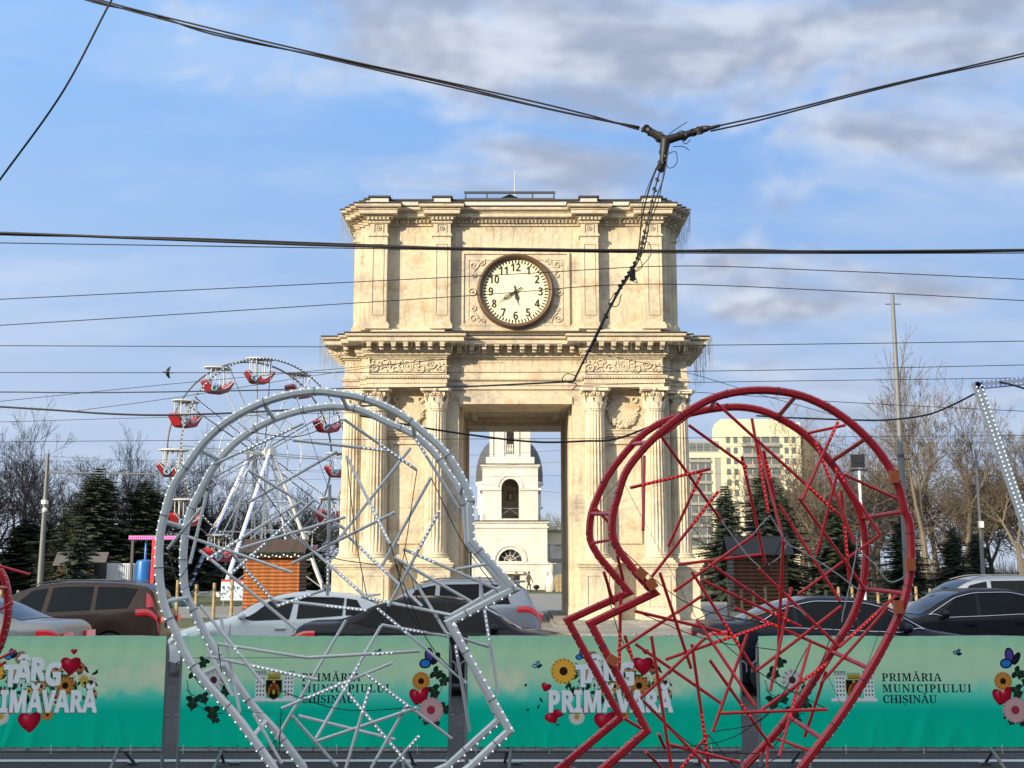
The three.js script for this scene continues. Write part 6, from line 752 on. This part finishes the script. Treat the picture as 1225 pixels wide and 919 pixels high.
{
  const W = WIRES, cab = (name, label, key, group) => { for (const w of W[key].w) { const t = tag(mesh(name, tube(triples(w), W[key].r, 90, 6), M.cable), label, 'cable', group); } };
  for (const [i, w] of W.thick.w.entries()) tag(mesh('bundled_cable', [tube(triples(w), W.thick.r * (i ? 0.6 : 1), 120, 7)], M.cable), i ? 'thinner strand wrapped along the thick black bundled cable' : 'thick black bundled cable crossing in front of the clock', 'cable');
  const thinLabels = ['thin wire running close below the thick bundled cable', 'thin wire crossing the upper half of the clock face', 'thin wire crossing the middle of the clock face', 'thin wire level with the lower cornice of the arch', 'thin wire crossing the scrolled frieze panels of the arch', 'thin wire just above the top of the red sculpture', 'thin wire sloping down past the top of the red sculpture', 'thin level wire crossing the arch passage below its lintel', 'thin slanting wire above the ferris wheel gondolas', 'thin slanting wire above the ferris wheel gondolas', 'thin level wire through the upper ferris wheel gondolas', 'thin wire sloping from the arch cornice behind the red sculpture', ...Array(4).fill('thin distant wire passing between the arch and the bell tower')];
  W.thin.w.forEach((w, i) => tag(mesh('trolley_wire', tube(triples(w), W.thin.r, 90, 6), M.cable), thinLabels[i], 'cable', 'thin overhead wires'));
  const mid = ['twisted black cable ending at the hanging bundle by the arch lintel', 'thick black cable sagging behind the ferris wheel gondolas', 'black cable crossing the arch passage towards the red sculpture']; W.mid.w.forEach((w, i) => tag(mesh('service_cable', tube(triples(w), W.mid.r * (i === 1 ? 1.5 : 1), 90, 6), M.cable), mid[i], 'cable'));
  const nr = ['black feed cable sagging from the leaning lit frame to the red sculpture', 'short black cable looped on top of the leaning lit frame']; W.near.w.forEach((w, i) => tag(mesh('feed_cable', tube(triples(w), W.near.r, 60, 6), M.cable), nr[i], 'cable'));
  cab('overhead_cable', 'single black cable slanting down through the clear blue sky', 'lone');
  // three-way cable junction: one hanging thing
  const j = thing('cable_junction', 'tangled black three way cable junction with a hanging bundle of wires', 'cables', [W.down.w[0][0], 0, -15]), T = g => g.translate(-W.down.w[0][0], 0, 15);
  for (const k of ['upleft', 'right', 'down']) for (const w of W[k].w) mesh(k === 'down' ? 'hanging_strand' : 'span_strand', T(tube(triples(w), W[k].r, 110, 6)), M.cable, j);
  for (const w of W.loops.w) mesh('loose_end', T(tube(triples(w), W.loops.r, 30, 5)), M.cable, j);
  const P = { a: triples(W.upleft.w[0]).pop(), b: triples(W.right.w[0]).pop(), c: triples(W.down.w[0])[0], d: triples(W.down.w[0])[1] }, node = P.c.clone().add(V(-0.01, 0.12, 0));
  mesh('sleeve', T(rod(P.a.clone().add(V(0.05, 0, 0)), node, 0.035, 0.065, 9)), M.cable, j); mesh('sleeve', T(rod(P.a.clone().add(V(0.12, -0.09, 0.03)), node.clone().add(V(0, -0.02, 0)), 0.03, 0.045, 9)), M.cable, j); mesh('sleeve', T(rod(P.b, node, 0.032, 0.065, 9)), M.cable, j); mesh('sleeve', T(rod(P.b.clone().add(V(0.12, 0.02, 0.02)), node, 0.022, 0.045, 9)), M.cable, j); mesh('sleeve', T(rod(node, P.c.clone().add(V(-0.06, -0.2, 0)), 0.075, 0.035, 9)), M.cable, j);
  { const R = rng(12), g = []; const pts = triples(W.down.w[0]); const c = new THREE.CatmullRomCurve3(pts); for (let k = 0; k < 26; k++) { const p = c.getPoint(0.05 + 0.93 * k / 26); g.push(new THREE.CylinderGeometry(0.022, 0.022, 0.03 + 0.04 * R(), 7).rotateZ(0.5).translate(p.x, p.y, p.z)); } mesh('cable_ties', g.map(T), M.cable, j).userData.kind = 'stuff'; }
  { const R = rng(44), g = []; for (let k = 0; k < 34; k++) { const arm = k % 3, q = arm === 0 ? P.a : arm === 1 ? P.b : P.c.clone().add(V(-0.08, -0.3, 0)), p = node.clone().lerp(q, R() * 0.95); g.push(new THREE.CylinderGeometry(0.03 + 0.03 * R(), 0.03 + 0.03 * R(), 0.05 + 0.06 * R(), 7).rotateZ(R() * 3).rotateX(R() * 3).translate(p.x, p.y + (R() - 0.5) * 0.05, p.z)); } mesh('tape_wraps', g.map(T), M.cable, j).userData.kind = 'stuff'; }
  const p5 = triples(W.down.w[0])[4]; mesh('splice_box', T(box(0.07, 0.14, 0.06).translate(p5.x + 0.03, p5.y - 0.05, p5.z)), M.black, j);
  const ins = []; // pale cables looped inside the red sculpture
  for (const w of WHITE_CABLES) mesh('pale_cable', tube(triples(w), 0.0042, 40, 5).translate(-1.05, 0, 7.25), std(lin(0.42, 0.42, 0.42), 0.6), redSculpture);
}
{ // bird on the wing
  const t = thing('bird', 'small dark bird flying above the ferris wheel', 'bird', [-11.95, 8.66, -40]); t.rotation.y = 0.3; t.scale.setScalar(0.55);
  const d = std(lin(0.03, 0.03, 0.03), 0.8); mesh('body', [new THREE.SphereGeometry(0.09, 12, 8).scale(2.3, 0.8, 0.8), new THREE.SphereGeometry(0.06, 10, 8).translate(-0.22, 0.03, 0), new THREE.ConeGeometry(0.02, 0.07, 6).rotateZ(Math.PI / 2).translate(-0.3, 0.03, 0), extrude([[0.15, -0.03], [0.38, -0.09], [0.38, 0.09], [0.15, 0.03]], 0.015).rotateX(Math.PI / 2)], d, t);
  for (const s of [-1, 1]) mesh('wing', [extrude([[-0.1, 0], [0.1, 0], [0.14, 0.22], [0.2, 0.52], [0.08, 0.45], [-0.06, 0.25]], 0.012, 0.003).rotateX(s > 0 ? -0.5 : Math.PI + 0.9)], d, t);
}
{ // two people by the bell tower
  function person(label, pos, turn, cols, walk) {
    const t = thing('person', label, 'person', pos, turn), J = { pelvis: V(0, 0.92, 0), chest: V(0, 1.28, 0.02), neck: V(0, 1.46, 0.02), head: V(0, 1.60, 0.05) };
    const caps = [], add = (a, b, r0, r1) => caps.push([a, b, r0, r1]);
    add(J.pelvis, J.chest, 0.145, 0.155); add(J.chest, J.neck, 0.12, 0.055); add(J.neck, V(0, 1.54, 0.03), 0.05, 0.055); add(V(0, 1.56, 0.03), V(0, 1.66, 0.04), 0.085, 0.09); add(V(0, 1.59, 0.12), V(0, 1.57, 0.135), 0.018, 0.02);
    const hands = [];
    for (const s of [-1, 1]) { const sh = V(s * 0.17, 1.41, 0), el = V(s * 0.24, 1.14, walk * s * 0.12), wr = V(s * 0.22, 0.92, walk * s * 0.16 + 0.10); add(V(s * 0.06, 1.40, 0.01), sh, 0.09, 0.07); add(sh, el, 0.068, 0.05); add(el, wr, 0.05, 0.036); add(wr, wr.clone().add(V(0, -0.09, 0.02)), 0.036, 0.03); hands.push([s, wr]);
      const hp = V(s * 0.09, 0.90, 0), kn = V(s * 0.10, 0.50, walk * -s * 0.16 + 0.04), an = V(s * 0.10, 0.09, walk * -s * 0.24 - (walk ? 0.02 : 0)); add(hp, kn, 0.095, 0.062); add(kn, an, 0.062, 0.042); add(an.clone().add(V(0, -0.045, -0.03)), an.clone().add(V(0, -0.05, 0.15)), 0.042, 0.035); }
    const res = 96, mc = new MarchingCubes(res, new THREE.MeshBasicMaterial(), false, false, 60000), half = 0.95, F = mc.field; mc.isolation = 0; const p = V(0, 0, 0), ab = V(0, 0, 0), ap = V(0, 0, 0);
    for (let z = 0; z < res; z++) for (let y = 0; y < res; y++) for (let x = 0; x < res; x++) { p.set((x - res / 2) / (res / 2) * half, (y - res / 2) / (res / 2) * half + 0.88, (z - res / 2) / (res / 2) * half); let dmin = 1; if (Math.abs(p.x) < 0.5 && Math.abs(p.z) < 0.55) for (const [a, b, r0, r1] of caps) { ab.subVectors(b, a); ap.subVectors(p, a); const h = Math.min(1, Math.max(0, ap.dot(ab) / ab.lengthSq())), d = ap.addScaledVector(ab, -h).length() - mix(r0, r1, h); const k = 0.04, hh = Math.max(0, k - Math.abs(dmin - d)) / k; dmin = Math.min(dmin, d) - hh * hh * k * 0.25; } F[x + y * res + z * res * res] = -dmin; }
    mc.update(); const n = mc.count, g = new THREE.BufferGeometry(), pa = new Float32Array(mc.positionArray.slice(0, n * 3)); for (let i = 0; i < n; i++) { pa[i * 3] *= half; pa[i * 3 + 1] = pa[i * 3 + 1] * half + 0.88; pa[i * 3 + 2] *= half; } g.setAttribute('position', new THREE.BufferAttribute(pa, 3)); g.computeVertexNormals();
    const parts = [prep(g)]; for (const [s, wr] of hands) { const palm = wr.clone().add(V(0, -0.09, 0.02)); for (let k = 0; k < 4; k++) { const b0 = palm.clone().add(V(0, -0.005, (k - 1.5) * 0.019)), b1 = b0.clone().add(V(-s * 0.012, -0.04 - 0.008 * (k === 1 || k === 2), 0.004)); parts.push(rod(b0, b1, 0.009, 0.008, 6), rod(b1, b1.clone().add(V(-s * 0.02, -0.028, 0.002)), 0.008, 0.007, 6)); } parts.push(rod(palm.clone().add(V(-s * 0.01, 0.02, 0.03)), palm.clone().add(V(-s * 0.03, -0.03, 0.055)), 0.010, 0.008, 6)); }
    for (const s of [-1, 1]) parts.push(new THREE.SphereGeometry(0.012, 8, 6).translate(s * 0.032, 1.615, 0.118), new THREE.SphereGeometry(0.024, 8, 6).scale(0.4, 1.2, 0.8).translate(s * 0.093, 1.60, 0.03)); parts.push(box(0.045, 0.008, 0.01, 0, 1.545, 0.122));
    const all = merge(parts), q = all.attributes.position, c = new Float32Array(q.count * 3), col = [cols.skin, cols.coat, cols.legs, lin(0.02, 0.02, 0.02)]; for (let i = 0; i < q.count; i++) { const y = q.getY(i), z = q.getZ(i), x = Math.abs(q.getX(i)); const k = y > 1.485 || (x > 0.17 && y < 0.93 && y > 0.7) ? 0 : y > (x > 0.16 ? 0.9 : 0.82) ? 1 : y > 0.09 ? 2 : 3, w = col[k]; c[i * 3] = w.r; c[i * 3 + 1] = w.g; c[i * 3 + 2] = w.b; }
    all.setAttribute('color', new THREE.BufferAttribute(c, 3)); mesh('body', all, std(0xffffff, 0.85, { vertexColors: true }), t);
    mesh('hair', [new THREE.SphereGeometry(0.102, 16, 12, 0, Math.PI * 2, 0, Math.PI * 0.56).scale(0.95, 1.1, 1.08).rotateX(-0.35).translate(0, 1.645, 0.03)], std(lin(0.03, 0.022, 0.018), 0.8), t); return t; }
  person('person in a beige coat walking past the bell tower', [1.5, PLAZA, -107], 1.1, { skin: lin(0.45, 0.27, 0.19), coat: lin(0.32, 0.25, 0.16), legs: lin(0.10, 0.08, 0.06) }, 1);
  person('person in dark clothes standing before the bell tower door', [0.38, PLAZA, -100], -0.6, { skin: lin(0.40, 0.24, 0.17), coat: lin(0.012, 0.012, 0.014), legs: lin(0.015, 0.015, 0.018) }, 0);
  const b = thing('shopping_bag', 'black bag on wheels pulled by the person in beige', 'bag', [2.2, PLAZA, -107]); mesh('sack', [new THREE.SphereGeometry(0.26, 14, 10).scale(1.1, 0.8, 0.7).translate(0, 0.35, 0)], M.black, b); for (const s of [-1, 1]) mesh('wheel', new THREE.CylinderGeometry(0.08, 0.08, 0.03, 14).rotateX(Math.PI / 2).translate(0, 0.08, s * 0.15), M.rubber, b); mesh('handle', rod(V(0, 0.4, 0), V(-0.42, 0.82, 0.1), 0.015, 0.015, 6), M.iron, b);
}
renderer.render(scene, camera);
